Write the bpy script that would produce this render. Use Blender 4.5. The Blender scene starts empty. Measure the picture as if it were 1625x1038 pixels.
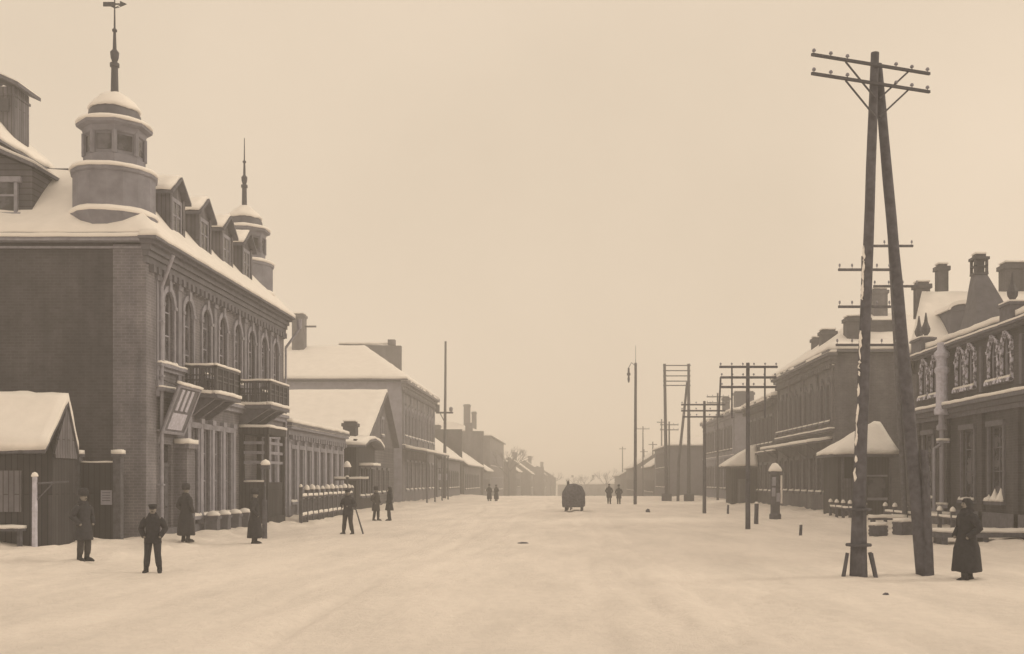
import bpy, bmesh, math, random
from mathutils import Vector, Matrix, noise
R = math.radians
C = bpy.context.scene.collection
SC = bpy.context.scene
random.seed(7)

# ------------------------------------------------------------------ camera, sky, sun, exposure
cam = bpy.data.objects.new('camera', bpy.data.cameras.new('camera'))
C.objects.link(cam)
cam.location = (0, 0, 2.2)
cam.rotation_euler = (R(90), 0, 0)
cam.data.sensor_width = 36
cam.data.lens = 37.66
cam.data.shift_x = -0.0538
cam.data.shift_y = 0.1495
cam.data.clip_start = 0.1
cam.data.clip_end = 5000
SC.camera = cam

W = bpy.data.worlds.new('World')
SC.world = W
W.use_nodes = True
nt = W.node_tree
bg = nt.nodes['Background']
sky = nt.nodes.new('ShaderNodeTexSky')
sky.sky_type = 'NISHITA'
sky.sun_disc = False
sky.sun_elevation = R(28)
sky.sun_rotation = R(115)
bw = nt.nodes.new('ShaderNodeRGBToBW')
nt.links.new(sky.outputs[0], bw.inputs[0])
tint = nt.nodes.new('ShaderNodeMix'); tint.data_type = 'RGBA'; tint.blend_type = 'MULTIPLY'
tint.inputs[0].default_value = 1.0
nt.links.new(bw.outputs[0], tint.inputs[6])
tint.inputs[7].default_value = (1.0, 0.82, 0.60, 1)
over = nt.nodes.new('ShaderNodeMix'); over.data_type = 'RGBA'
over.inputs[0].default_value = 0.94                       # thick even overcast over the sky
nt.links.new(tint.outputs[2], over.inputs[6])
wn = nt.nodes.new('ShaderNodeTexNoise'); wn.inputs['Scale'].default_value = 2.2; wn.inputs['Detail'].default_value = 5
wg = nt.nodes.new('ShaderNodeNewGeometry')
nt.links.new(wg.outputs['Incoming'], wn.inputs['Vector'])
wr = nt.nodes.new('ShaderNodeValToRGB')
wr.color_ramp.elements[0].position = 0.3; wr.color_ramp.elements[0].color = (7.8, 6.45, 4.95, 1)
wr.color_ramp.elements[1].position = 0.7; wr.color_ramp.elements[1].color = (9.1, 7.55, 5.88, 1)
nt.links.new(wn.outputs[0], wr.inputs[0])
nt.links.new(wr.outputs[0], over.inputs[7])
nt.links.new(over.outputs[2], bg.inputs[0])
bg.inputs[1].default_value = 0.10

sl = bpy.data.lights.new('sun', 'SUN')
sl.energy = 1.05; sl.angle = R(11); sl.color = (1.0, 0.86, 0.66)
sun = bpy.data.objects.new('sun', sl); C.objects.link(sun)
# light comes from the right and a little from beyond
el, az = R(28), R(115)
dirv = Vector((math.cos(el) * math.sin(R(72)), math.cos(el) * math.cos(R(72)), math.sin(el)))
sun.rotation_euler = dirv.to_track_quat('Z', 'Y').to_euler()
sky.sun_rotation = R(72)

SC.view_settings.view_transform = 'Standard'
SC.view_settings.look = 'None'
SC.view_settings.exposure = 0.0
SC.view_settings.gamma = 1.0
SC.cycles.volume_bounces = 2
SC.cycles.max_bounces = 6
SC.cycles.use_denoising = True

# ------------------------------------------------------------------ materials
def ramp2(nt, fac, c0, c1, p0=0.3, p1=0.7):
    r = nt.nodes.new('ShaderNodeValToRGB')
    r.color_ramp.elements[0].position = p0; r.color_ramp.elements[0].color = (*c0, 1)
    r.color_ramp.elements[1].position = p1; r.color_ramp.elements[1].color = (*c1, 1)
    nt.links.new(fac, r.inputs[0])
    return r.outputs[0]

def facade_vec(nt, su=1.0, sv=1.0, swap=False):
    tc = nt.nodes.new('ShaderNodeTexCoord')
    sp = nt.nodes.new('ShaderNodeSeparateXYZ'); nt.links.new(tc.outputs['Object'], sp.inputs[0])
    ad = nt.nodes.new('ShaderNodeMath'); ad.operation = 'ADD'
    nt.links.new(sp.outputs[0], ad.inputs[0]); nt.links.new(sp.outputs[1], ad.inputs[1])
    cb = nt.nodes.new('ShaderNodeCombineXYZ')
    a, b = (0, 1) if not swap else (1, 0)
    nt.links.new(ad.outputs[0], cb.inputs[a]); nt.links.new(sp.outputs[2], cb.inputs[b])
    return cb.outputs[0], tc

def base_mat(name, rough=0.8):
    m = bpy.data.materials.new(name); m.use_nodes = True
    b = m.node_tree.nodes['Principled BSDF']
    b.inputs['Roughness'].default_value = rough
    b.inputs['Specular IOR Level'].default_value = 0.25
    return m, m.node_tree, b

def add_bump(nt, b, h, strength, dist):
    bp = nt.nodes.new('ShaderNodeBump')
    bp.inputs['Strength'].default_value = strength; bp.inputs['Distance'].default_value = dist
    nt.links.new(h, bp.inputs['Height']); nt.links.new(bp.outputs[0], b.inputs['Normal'])

def noise_node(nt, vec, scale, detail=6, rough=0.6):
    n = nt.nodes.new('ShaderNodeTexNoise')
    n.inputs['Scale'].default_value = scale; n.inputs['Detail'].default_value = detail
    n.inputs['Roughness'].default_value = rough
    if vec is not None: nt.links.new(vec, n.inputs['Vector'])
    return n.outputs[0]

def m_noise(name, c0, c1, scale=3, rough=0.8, bump=0.3, dist=0.02, detail=7):
    m, nt, b = base_mat(name, rough)
    tc = nt.nodes.new('ShaderNodeTexCoord')
    f = noise_node(nt, tc.outputs['Object'], scale, detail)
    nt.links.new(ramp2(nt, f, c0, c1), b.inputs['Base Color'])
    add_bump(nt, b, f, bump, dist)
    return m

def m_brick(name, c0, c1, mortar, bw=0.5, rh=0.15, ms=0.012, wear=0.6, swap=False, offset=0.5):
    m, nt, b = base_mat(name, 0.9)
    v, tc = facade_vec(nt, swap=swap)
    br = nt.nodes.new('ShaderNodeTexBrick')
    nt.links.new(v, br.inputs['Vector'])
    br.inputs['Scale'].default_value = 1.0
    br.inputs['Brick Width'].default_value = bw; br.inputs['Row Height'].default_value = rh
    br.inputs['Mortar Size'].default_value = ms; br.inputs['Mortar Smooth'].default_value = 0.3
    br.offset = offset
    br.inputs['Color1'].default_value = (*c0, 1); br.inputs['Color2'].default_value = (*c1, 1)
    br.inputs['Mortar'].default_value = (*mortar, 1)
    n = noise_node(nt, tc.outputs['Object'], 0.9, 9, 0.7)
    st = ramp2(nt, n, (1 - wear,) * 3, (1.15, 1.13, 1.1), 0.28, 0.75)
    mx = nt.nodes.new('ShaderNodeMix'); mx.data_type = 'RGBA'; mx.blend_type = 'MULTIPLY'
    mx.inputs[0].default_value = 1
    nt.links.new(br.outputs[0], mx.inputs[6]); nt.links.new(st, mx.inputs[7])
    mp = nt.nodes.new('ShaderNodeMapping'); mp.inputs['Scale'].default_value = (1.6, 1.6, .22)
    nt.links.new(tc.outputs['Object'], mp.inputs[0])
    n2 = noise_node(nt, mp.outputs[0], 0.8, 8, 0.65)
    s2 = ramp2(nt, n2, (.68, .68, .7), (1.18, 1.16, 1.12), .36, .66)
    m2 = nt.nodes.new('ShaderNodeMix'); m2.data_type = 'RGBA'; m2.blend_type = 'MULTIPLY'; m2.inputs[0].default_value = 1
    nt.links.new(mx.outputs[2], m2.inputs[6]); nt.links.new(s2, m2.inputs[7])
    nt.links.new(m2.outputs[2], b.inputs['Base Color'])
    add_bump(nt, b, br.outputs['Fac'], -0.4, 0.02)
    return m

def g(v, w=None):           # near-neutral grey: bluish cool darks, faintly rosy snow
    if w is not None: return (v * 1.02, v * .985, v * .955)
    return (v * 1.0, v, v * 1.2)

SNOW = m_noise('snow', g(.84, .01), g(.92, .01), 1.5, 0.75, 0.5, 0.05)
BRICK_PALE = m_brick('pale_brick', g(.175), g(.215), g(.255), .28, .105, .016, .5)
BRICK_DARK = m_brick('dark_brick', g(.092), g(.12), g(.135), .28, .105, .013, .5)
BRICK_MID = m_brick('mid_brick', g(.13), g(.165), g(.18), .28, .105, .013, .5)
BRICK_DARKEST = m_brick('darkest_brick', g(.068), g(.092), g(.105), .28, .105, .013, .5)  # darkest of the brick tones, same on every wall that uses it
PLASTER = m_noise('weathered_plaster', g(.17), g(.26), 2.2, 0.9, 0.25, 0.02, 9)
PLASTER_D = m_noise('dark_plaster', g(.11), g(.17), 2.0, 0.9, 0.25, 0.02, 9)
PLASTER_L = m_noise('pale_plaster', g(.25), g(.36), 2.0, 0.9, 0.25, 0.02, 9)
TRIM = m_noise('stone_trim', g(.20), g(.32), 5, 0.85, 0.3, 0.01)
TRIM_D = m_noise('dark_trim', g(.10), g(.16), 5, 0.85, 0.3, 0.01)
WHITE = m_noise('lime_white', g(.40), g(.62), 6, 0.85, 0.3, 0.01)
FLECKED = m_noise('snow_flecked_trim', g(.13), g(.62), 5, 0.85, 0.4, 0.02, 4)
for _e, _p in zip(FLECKED.node_tree.nodes['Color Ramp'].color_ramp.elements, (.44, .54)): _e.position = _p
PLANK = m_brick('dark_planks', g(.048), g(.075), g(.022), 3.5, .19, .018, .45, swap=True)
PLANK_H = m_brick('log_boards', g(.11), g(.15), g(.05), 5.0, .22, .02, .45)
PLANK_P = m_brick('grey_planks', g(.15), g(.21), g(.07), 3.5, .17, .018, .45, swap=True)
WOOD = m_noise('old_wood', g(.06), g(.13), 6, 0.85, 0.5, 0.01)
WOOD_P = m_noise('bleached_wood', g(.3), g(.5), 7, 0.85, 0.4, 0.01)
IRON = m_noise('dark_iron', g(.06), g(.09), 12, 0.55, 0.15, 0.005)
TIN = m_noise('roof_tin', g(.10), g(.15), 3, 0.6, 0.2, 0.01)
ZINC = m_noise('zinc_pipe', g(.26), g(.38), 5, 0.5, 0.2, 0.01)
INSUL = m_noise('porcelain', g(.2), g(.3), 8, 0.4, 0.1, 0.005)
COAT = [m_noise('black_wool', g(.026), g(.045), 14, 0.95, 0.5, 0.01),
        m_noise('dark_felt', g(.034), g(.055), 14, 0.95, 0.5, 0.01),
        m_noise('brown_wool', (.045, .043, .046), (.07, .066, .068), 12, 0.95, 0.5, 0.01)]
FUR = m_noise('fur', g(.025), g(.06), 30, 0.95, 0.9, 0.03)
BOOT = m_noise('boot_leather', g(.025), g(.04), 10, 0.6, 0.2, 0.005)
SKIN = m_noise('skin', (.22, .2, .19), (.27, .25, .23), 10, 0.6, 0.1, 0.003)
HAY = m_noise('hay', g(.07), g(.17), 9, 0.95, 0.9, 0.05)
HORSE = m_noise('horse_coat', g(.06), g(.10), 5, 0.8, 0.2, 0.01)
BARK = m_noise('bark', g(.09), g(.15), 8, 0.95, 0.5, 0.02)
GLASS, _nt, _b = base_mat('dark_glass', 0.12)
_b.inputs['Base Color'].default_value = (.035, .033, .031, 1); _b.inputs['Specular IOR Level'].default_value = 0.35

_oi = _nt.nodes.new('ShaderNodeObjectInfo'); _tc = _nt.nodes.new('ShaderNodeTexCoord')
_va = _nt.nodes.new('ShaderNodeVectorMath'); _va.operation = 'ADD'
_nt.links.new(_tc.outputs['Object'], _va.inputs[0]); _nt.links.new(_oi.outputs['Location'], _va.inputs[1])
_nt.links.new(ramp2(_nt, noise_node(_nt, _va.outputs[0], 1.3, 5, .6), g(.03), g(.16), .42, .72), _b.inputs['Base Color'])
_nt.links.new(ramp2(_nt, noise_node(_nt, _va.outputs[0], 1.3, 5, .6), (.1,) * 3, (.6,) * 3, .42, .72), _b.inputs['Roughness'])

# ground snow: trampled and drifted, packed tracks
GROUND, _nt, _b = base_mat('ground_snow', 0.8)
_tc = _nt.nodes.new('ShaderNodeTexCoord')
_mp = _nt.nodes.new('ShaderNodeMapping'); _mp.inputs['Scale'].default_value = (0.55, 0.13, 1)
_nt.links.new(_tc.outputs['Object'], _mp.inputs[0])
_f = noise_node(_nt, _mp.outputs[0], 1.0, 10, 0.65)
_f2 = noise_node(_nt, _tc.outputs['Object'], 4.0, 10, 0.75)
_c = ramp2(_nt, _f, g(.80, .02), g(.95, .01), 0.33, 0.6)
_c2 = ramp2(_nt, _f2, g(.97, .01), g(1.04, .01), 0.35, 0.6)
_mx = _nt.nodes.new('ShaderNodeMix'); _mx.data_type = 'RGBA'; _mx.blend_type = 'MULTIPLY'; _mx.inputs[0].default_value = 1
_nt.links.new(_c, _mx.inputs[6]); _nt.links.new(_c2, _mx.inputs[7])
_nt.links.new(_mx.outputs[2], _b.inputs['Base Color'])
add_bump(_nt, _b, _f2, 0.9, 0.09)

# ------------------------------------------------------------------ mesh helpers
class MB:
    def __init__(s): s.bm = bmesh.new()
    def v(s, p): return s.bm.verts.new(p)
    def face(s, pts):
        try: return s.bm.faces.new([s.v(p) for p in pts])
        except ValueError: pass
    def hexa(s, c):
        vs = [s.v(p) for p in c]
        for f in ((0, 3, 2, 1), (4, 5, 6, 7), (0, 1, 5, 4), (1, 2, 6, 5), (2, 3, 7, 6), (3, 0, 4, 7)):
            s.bm.faces.new([vs[i] for i in f])
        return s
    def box(s, x0, x1, y0, y1, z0, z1):
        return s.hexa([(x0, y0, z0), (x1, y0, z0), (x1, y1, z0), (x0, y1, z0),
                       (x0, y0, z1), (x1, y0, z1), (x1, y1, z1), (x0, y1, z1)])
    def fbox(s, F, a0, a1, d0, d1, z0, z1):
        return s.hexa([F.p(a0, d0, z0), F.p(a1, d0, z0), F.p(a1, d1, z0), F.p(a0, d1, z0),
                       F.p(a0, d0, z1), F.p(a1, d0, z1), F.p(a1, d1, z1), F.p(a0, d1, z1)])
    def loft(s, rings, cap=True):
        rs = [[s.v(p) for p in r] for r in rings]
        n = len(rs[0])
        for a, b in zip(rs, rs[1:]):
            for i in range(n):
                s.bm.faces.new((a[i], a[(i + 1) % n], b[(i + 1) % n], b[i]))
        if cap:
            s.bm.faces.new(list(reversed(rs[0]))); s.bm.faces.new(rs[-1])
        return s
    def tube(s, p0, p1, r0, r1=None, n=8, segs=1, wob=0):
        p0, p1 = Vector(p0), Vector(p1); r1 = r0 if r1 is None else r1
        z = (p1 - p0).normalized()
        x = z.orthogonal().normalized(); y = z.cross(x)
        rings = []
        for k in range(segs + 1):
            t = k / segs; c = p0.lerp(p1, t); r = r0 + (r1 - r0) * t
            rings.append([c + (x * math.cos(a) + y * math.sin(a)) * (r * (1 + random.uniform(-wob, wob)))
                          for a in (2 * math.pi * i / n for i in range(n))])
        return s.loft(rings)
    def chain(s, pts, radii, n=8):
        rings = []
        for k, p in enumerate(pts):
            p = Vector(p)
            d = (Vector(pts[min(k + 1, len(pts) - 1)]) - Vector(pts[max(k - 1, 0)])).normalized()
            ref = Vector((0, 1, 0)) if abs(d.y) < .9 else Vector((1, 0, 0))
            x = d.cross(ref).normalized(); y = d.cross(x)
            rings.append([p + (x * math.cos(a) + y * math.sin(a)) * radii[k] for a in (2 * math.pi * i / n for i in range(n))])
        return s.loft(rings)
    def lathe(s, prof, c=(0, 0, 0), n=16, rot=0):
        return s.loft([[(c[0] + max(r, .001) * math.cos(rot + 2 * math.pi * i / n), c[1] + max(r, .001) * math.sin(rot + 2 * math.pi * i / n), c[2] + z)
                        for i in range(n)] for r, z in prof])
    def ell(s, prof, n=14):      # rings: (z, rx, ry, cx, cy)
        return s.loft([[(cx + rx * math.cos(2 * math.pi * i / n), cy + ry * math.sin(2 * math.pi * i / n), z) for i in range(n)]
                       for z, rx, ry, cx, cy in prof])
    def slab(s, verts, faces, lo, hi):
        vb = [s.v((p[0], p[1], p[2] + lo)) for p in verts]; vt = [s.v((p[0], p[1], p[2] + hi)) for p in verts]
        ed = {}
        for f in faces:
            s.bm.faces.new([vt[i] for i in f]); s.bm.faces.new([vb[i] for i in reversed(f)])
            for a, b in zip(f, f[1:] + f[:1]): ed[(a, b)] = 1
        for a, b in ed:
            if (b, a) not in ed: s.bm.faces.new((vb[a], vb[b], vt[b], vt[a]))
        return s
    def wall(s, F, a0, a1, z0, z1, holes=(), depth=.2):
        us = sorted({a0, a1, *[h[0] for h in holes], *[h[1] for h in holes]})
        zs = sorted({z0, z1, *[h[2] for h in holes], *[h[3] for h in holes]})
        us = [u for u in us if a0 <= u <= a1]; zs = [z for z in zs if z0 <= z <= z1]
        for u, u2 in zip(us, us[1:]):
            for z, z2 in zip(zs, zs[1:]):
                cu, cz = (u + u2) / 2, (z + z2) / 2
                if any(h[0] < cu < h[1] and h[2] < cz < h[3] for h in holes): continue
                s.face([F.p(u, 0, z), F.p(u2, 0, z), F.p(u2, 0, z2), F.p(u, 0, z2)])
        for h0, h1, q0, q1 in holes:
            for (a, za), (b, zb) in (((h0, q0), (h1, q0)), ((h1, q0), (h1, q1)), ((h1, q1), (h0, q1)), ((h0, q1), (h0, q0))):
                s.face([F.p(a, 0, za), F.p(b, 0, zb), F.p(b, -depth, zb), F.p(a, -depth, za)])
        return s
    def soften(s, cuts_len=.7, amp=.06, freq=.9):
        for _ in range(5):
            e = [e for e in s.bm.edges if e.calc_length() > cuts_len]
            if not e or len(s.bm.verts) > 14000: break
            bmesh.ops.subdivide_edges(s.bm, edges=e, cuts=1, use_grid_fill=True)
            bmesh.ops.triangulate(s.bm, faces=[f for f in s.bm.faces if len(f.verts) > 4])
        for v in s.bm.verts:
            p = v.co
            v.co.z += amp * noise.noise(p * freq) + amp * .5 * noise.noise(p * freq * 2.7)
            v.co.x += amp * .5 * noise.noise(p * freq + Vector((9, 3, 1)))
            v.co.y += amp * .5 * noise.noise(p * freq + Vector((2, 8, 5)))
        return s
    def mesh(s, name, mat, off=(0, 0, 0), smooth=False):
        bmesh.ops.recalc_face_normals(s.bm, faces=s.bm.faces)
        me = bpy.data.meshes.new(name)
        if off != (0, 0, 0): bmesh.ops.translate(s.bm, verts=s.bm.verts, vec=-Vector(off))
        s.bm.to_mesh(me); s.bm.free()
        me.materials.append(mat)
        if smooth: me.shade_smooth()
        return me
    def build(s, name, mat, parent=None, smooth=False, root=None):
        """verts are given in world space when root is set, else local"""
        off = tuple(root.location) if root is not None else (0, 0, 0)
        o = bpy.data.objects.new(name, s.mesh(name, mat, off, smooth)); C.objects.link(o)
        if parent is not None: o.parent = parent
        return o

class Frame:
    def __init__(s, kind, c): s.k, s.c = kind, c; s.rot = {'E': R(90), 'W': R(-90), 'S': 0}[kind]
    def p(s, a, d, z):
        return {'E': (s.c + d, a, z), 'W': (s.c - d, a, z), 'S': (a, s.c - d, z)}[s.k]

def thing(name, label, cat, loc=(0, 0, 0), rot=0, group=None):
    o = bpy.data.objects.new(name, None); C.objects.link(o)
    o.empty_display_size = .3
    o.location = loc; o.rotation_euler = (0, 0, rot)
    o['label'] = label; o['category'] = cat
    if group: o['group'] = group
    return o

def tag(o, label, cat, group=None):
    o['label'] = label; o['category'] = cat
    if group: o['group'] = group
    return o

def dup(root, loc, rot=0, label=None, group=None, scale=None):
    r = root.copy(); C.objects.link(r); r.location = loc; r.rotation_euler = (0, 0, rot)
    if scale: r.scale = scale
    if label: r['label'] = label
    if group: r['group'] = group
    def rec(a, b):
        for ch in list(a.children):
            c = ch.copy(); C.objects.link(c); c.parent = b; rec(ch, c)
    rec(root, r)
    return r

# ------------------------------------------------------------------ ground
PRINTS = {}
def trail(pts, seed):
    rnd = random.Random(seed)
    k = 0
    for (x0, y0), (x1, y1) in zip(pts, pts[1:]):
        L = math.hypot(x1 - x0, y1 - y0); n = int(L / .62)
        for i in range(n):
            t = i / n; k += 1
            px = x0 + (x1 - x0) * t + (-1) ** k * .14 * (y1 - y0) / L + rnd.uniform(-.08, .08)
            py = y0 + (y1 - y0) * t - (-1) ** k * .14 * (x1 - x0) / L + rnd.uniform(-.08, .08)
            PRINTS.setdefault((int(px // 1), int(py // 1)), []).append((px, py))
trail([(-9.9, 25.9), (-10.6, 30), (-12.5, 36), (-13.6, 46), (-12.6, 56)], 1)
trail([(-12.5, 28.2), (-15.6, 36)], 2)
trail([(-13, 36), (-10.7, 36.9), (-9, 43.8), (-9.8, 58)], 3)
trail([(9, 24), (12.5, 22.5), (16, 20)], 4)
trail([(8.6, 24.3), (4, 30), (-3, 38), (-9, 44)], 5)
trail([(15, 37), (10, 33), (5.4, 26), (2, 14)], 6)
trail([(-7.5, 10), (-9.6, 18), (-9.9, 25.4)], 7)
trail([(6, 11), (3, 22), (1.5, 40), (3.8, 90)], 8)

def gz(x, y):
    z = 0.0
    if y > 140: z -= (y - 140) * .018 * min(1, (y - 140) / 40)
    z += .05 * noise.noise(Vector((x * .22, y * .10, 3))) + .03 * noise.noise(Vector((x * .9, y * .5, 7)))
    # ploughed and shovelled banks by the houses
    if y < 200:
        l = max(0, min(1, (-12.2 - x) / 1.6)); r = max(0, min(1, (x - 13.6) / 1.6))
        z += .20 * l * (.7 + .8 * noise.noise(Vector((x * .7, y * .6, 1)))) + .20 * r * (.7 + .8 * noise.noise(Vector((x * .7, y * .6, 2))))
    if 8 < y < 130 and (x < -12.4 or x > 13.4):
        z += max(0, .13 * noise.noise(Vector((x * 1.3, y * 1.0, 21))) + .10 * noise.noise(Vector((x * 2.6, y * 2.0, 4))))
    # sleigh ruts
    if abs(x) < 9 and y > 4:
        for c, wgl in ((0.2, 1.3), (-2.6, .9), (3.2, 1.6), (-5.6, 1.2), (1.4, .7)):
            cx = c + wgl * math.sin(y * .035 + c) + .25 * math.sin(y * .17 + 2 * c)
            for sgn in (-.55, .55):
                z -= .06 * math.exp(-((x - cx - sgn) / .16) ** 2) * (.6 + .5 * noise.noise(Vector((c, y * .15, 2))))
            z += .02 * math.exp(-((x - cx) / .5) ** 2)
    if 8 < y < 70:
        ix, iy = int(x // 1), int(y // 1)
        for dx in (-1, 0, 1):
            for dy in (-1, 0, 1):
                for px, py in PRINTS.get((ix + dx, iy + dy), ()):
                    d = ((x - px) / .14) ** 2 + ((y - py) / .22) ** 2
                    if d < 6: z -= .07 * math.exp(-d) - .018 * math.exp(-(d - 2.2) ** 2)
    tr = .5 + .5 * noise.noise(Vector((x * .16, y * .07, 11)))
    z += (.012 + .035 * tr) * noise.noise(Vector((x * 2.4, y * 1.8, 5))) + .015 * noise.noise(Vector((x * 4.5, y * 4, 5)))
    return z

def make_ground():
    xs = [-620, -300, -150, -80, -50, -36] + [-28 + i for i in range(8)] + [-20 + .16 * i for i in range(251)] + [20.5 + i for i in range(8)] + [36, 50, 80, 150, 300, 620]
    ys = [-60, -30, -10, 0, 4, 6.5]
    y = 8.0
    while y < 260: ys.append(y); y *= 1.0085
    while y < 900: ys.append(y); y *= 1.06
    ys.append(930)
    vs = [(x, y, gz(x, y)) for y in ys for x in xs]
    n = len(xs)
    fs = [(j * n + i, j * n + i + 1, (j + 1) * n + i + 1, (j + 1) * n + i) for j in range(len(ys) - 1) for i in range(n - 1)]
    me = bpy.data.meshes.new('snowy_street'); me.from_pydata(vs, [], fs); me.update()
    me.shade_smooth(); me.materials.append(GROUND)
    o = bpy.data.objects.new('snowy_street', me); C.objects.link(o)
    o['kind'] = 'structure'
    return o
make_ground()

# ------------------------------------------------------------------ windows (meshes shared by size)
_wc = {}
def window_meshes(w, h, arch, style, sunk):
    key = (round(w, 2), round(h, 2), arch, style)
    if key in _wc: return _wc[key]
    fm = {'pale': PLASTER_L, 'dark': TRIM_D, 'white': PLASTER_L}[style.split('_')[0]]
    cm = {'pale': TRIM, 'dark': TRIM_D, 'white': FLECKED}[style.split('_')[0]]
    b = MB(); t = .07; y0, y1 = -.05, .03
    b.box(-w / 2, -w / 2 + t, y0, y1, 0, h); b.box(w / 2 - t, w / 2, y0, y1, 0, h)
    b.box(-w / 2 + t, w / 2 - t, y0, y1, 0, t); b.box(-w / 2 + t, w / 2 - t, y0, y1, h - t, h)
    b.box(-.03, .03, y0 + .01, y1 - .01, t, h - t)
    for f in ((.62,) if h < 2.6 else (.4, .72)):
        b.box(-w / 2 + t, -.03, y0 + .012, y1 - .012, h * f - .025, h * f + .025); b.box(.03, w / 2 - t, y0 + .012, y1 - .012, h * f - .025, h * f + .025)
    frame = b.mesh('window', fm)
    b = MB(); b.box(-w / 2 + .03, w / 2 - .03, 0, .02, .03, h - .03); pane = b.mesh('pane', GLASS)
    # casing: two jambs, arch or lintel
    b = MB(); ya, yb = -sunk - .09, -sunk + .02; j = .16
    if arch:
        r = w / 2; ro = r * 1.43; sp = h - r; N = 10
        pts = [(math.cos(math.pi * i / N), math.sin(math.pi * i / N)) for i in range(N + 1)]
        for (c0, s0), (c1, s1) in zip(pts, pts[1:]):
            b.hexa([(r * c0, ya, sp + r * s0), (ro * c0, ya, sp + ro * s0), (ro * c1, ya, sp + ro * s1), (r * c1, ya, sp + r * s1),
                    (r * c0, yb, sp + r * s0), (ro * c0, yb, sp + ro * s0), (ro * c1, yb, sp + ro * s1), (r * c1, yb, sp + r * s1)])
        b.box(-.12, .12, ya - .06, yb, h - .02, h + .42)
        for sx in (-1, 1):
            b.box(*sorted((sx * r, sx * (r + j))), ya + .01, yb, 0, sp - .12)
            b.box(*sorted((sx * (r - .01), sx * (ro + .04))), ya - .03, yb, sp - .12, sp)
    else:
        for sx in (-1, 1): b.box(*sorted((sx * w / 2, sx * (w / 2 + j))), ya + .01, yb, 0, h)
        b.box(-w / 2 - j - .05, w / 2 + j + .05, ya - .05, yb, h, h + .22)
        if 'pediment' in style:
            b.hexa([(-w / 2 - .2, ya, h + .22), (w / 2 + .2, ya, h + .22), (.05, ya, h + .62), (-.05, ya, h + .62),
                    (-w / 2 - .2, yb, h + .22), (w / 2 + .2, yb, h + .22), (.05, yb, h + .62), (-.05, yb, h + .62)])
    casing = b.mesh('casing', cm)
    b = MB(); b.box(-w / 2 - .2, w / 2 + .2, -sunk - .2, .0, -.14, 0); sill = b.mesh('sill', cm)
    b = MB()
    N = 9; hs = [0.05 + .10 * abs(math.sin(i * 1.7 + w)) for i in range(N)]
    for i in range(N - 1):
        x0 = -w / 2 - .16 + (w + .32) * i / (N - 1); x1 = -w / 2 - .16 + (w + .32) * (i + 1) / (N - 1)
        inset0 = inset1 = -.06
        if abs(x0) > w / 2 : inset0 = -sunk - .1
        if abs(x1) > w / 2 : inset1 = -sunk - .1
        b.hexa([(x0, -sunk - .19, -.01), (x1, -sunk - .19, -.01), (x1, inset1, -.01), (x0, inset0, -.01),
                (x0, -sunk - .15, hs[i] * .7), (x1, -sunk - .15, hs[i + 1] * .7), (x1, inset1, hs[i + 1]), (x0, inset0, hs[i])])
    sn = b.mesh('snow', SNOW, smooth=True)
    _wc[key] = (frame, pane, casing, sill, sn)
    return _wc[key]

def window(root, F, s, z0, w, h, arch=False, style='pale', sunk=.14, casing=True, snow=True, name='window'):
    fr, pn, cs, si, sn = window_meshes(w, h, arch, style, sunk)
    o = bpy.data.objects.new(name, fr); C.objects.link(o); o.parent = root
    o.location = Vector(F.p(s, -sunk, z0)) - root.location; o.rotation_euler = (0, 0, F.rot)
    for nm, me, on in (('pane', pn, 1), ('casing', cs, casing), ('sill', si, casing), ('snow', sn, snow)):
        if on:
            c = bpy.data.objects.new(nm, me); C.objects.link(c); c.parent = o
    return o

def hole(s, z0, w, h): return (s - w / 2, s + w / 2, z0, z0 + h)

# ------------------------------------------------------------------ roofs
def hip(x0, x1, y0, y1, z, h, axis, inset, inset2=None):
    inset2 = inset if inset2 is None else inset2
    if axis == 'x':
        ym = (y0 + y1) / 2
        return ([(x0, y0, z), (x1, y0, z), (x1, y1, z), (x0, y1, z), (x0 + inset, ym, z + h), (x1 - inset2, ym, z + h)],
                [[0, 1, 5, 4], [1, 2, 5], [2, 3, 4, 5], [3, 0, 4]])
    xm = (x0 + x1) / 2
    return ([(x0, y0, z), (x1, y0, z), (x1, y1, z), (x0, y1, z), (xm, y0 + inset, z + h), (xm, y1 - inset2, z + h)],
            [[0, 1, 4], [1, 2, 5, 4], [2, 3, 5], [3, 0, 4, 5]])

def gable(x0, x1, y0, y1, z, h, axis, f=.5):
    if axis == 'x':
        ym = y0 + (y1 - y0) * f
        return ([(x0, y0, z), (x1, y0, z), (x1, y1, z), (x0, y1, z), (x0, ym, z + h), (x1, ym, z + h)], [[0, 1, 5, 4], [2, 3, 4, 5]])
    xm = x0 + (x1 - x0) * f
    return ([(x0, y0, z), (x1, y0, z), (x1, y1, z), (x0, y1, z), (xm, y0, z + h), (xm, y1, z + h)], [[1, 2, 5, 4], [3, 0, 4, 5]])

def roof(root, geo, snow=.22, mat=None, sub=.9, name='roof', amp=.07):
    v, f = geo
    r = MB().slab(v, f, -.14, 0).build(name, mat or TIN, root, root=root)
    cx = sum(p[0] for p in v) / len(v); cy = sum(p[1] for p in v) / len(v)
    v2 = [(cx + (p[0] - cx) * .995, cy + (p[1] - cy) * .995, p[2]) for p in v]
    MB().slab(v2, f, .012, snow).soften(sub, amp).build('snow', SNOW, r, smooth=True, root=root)
    return r

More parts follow.
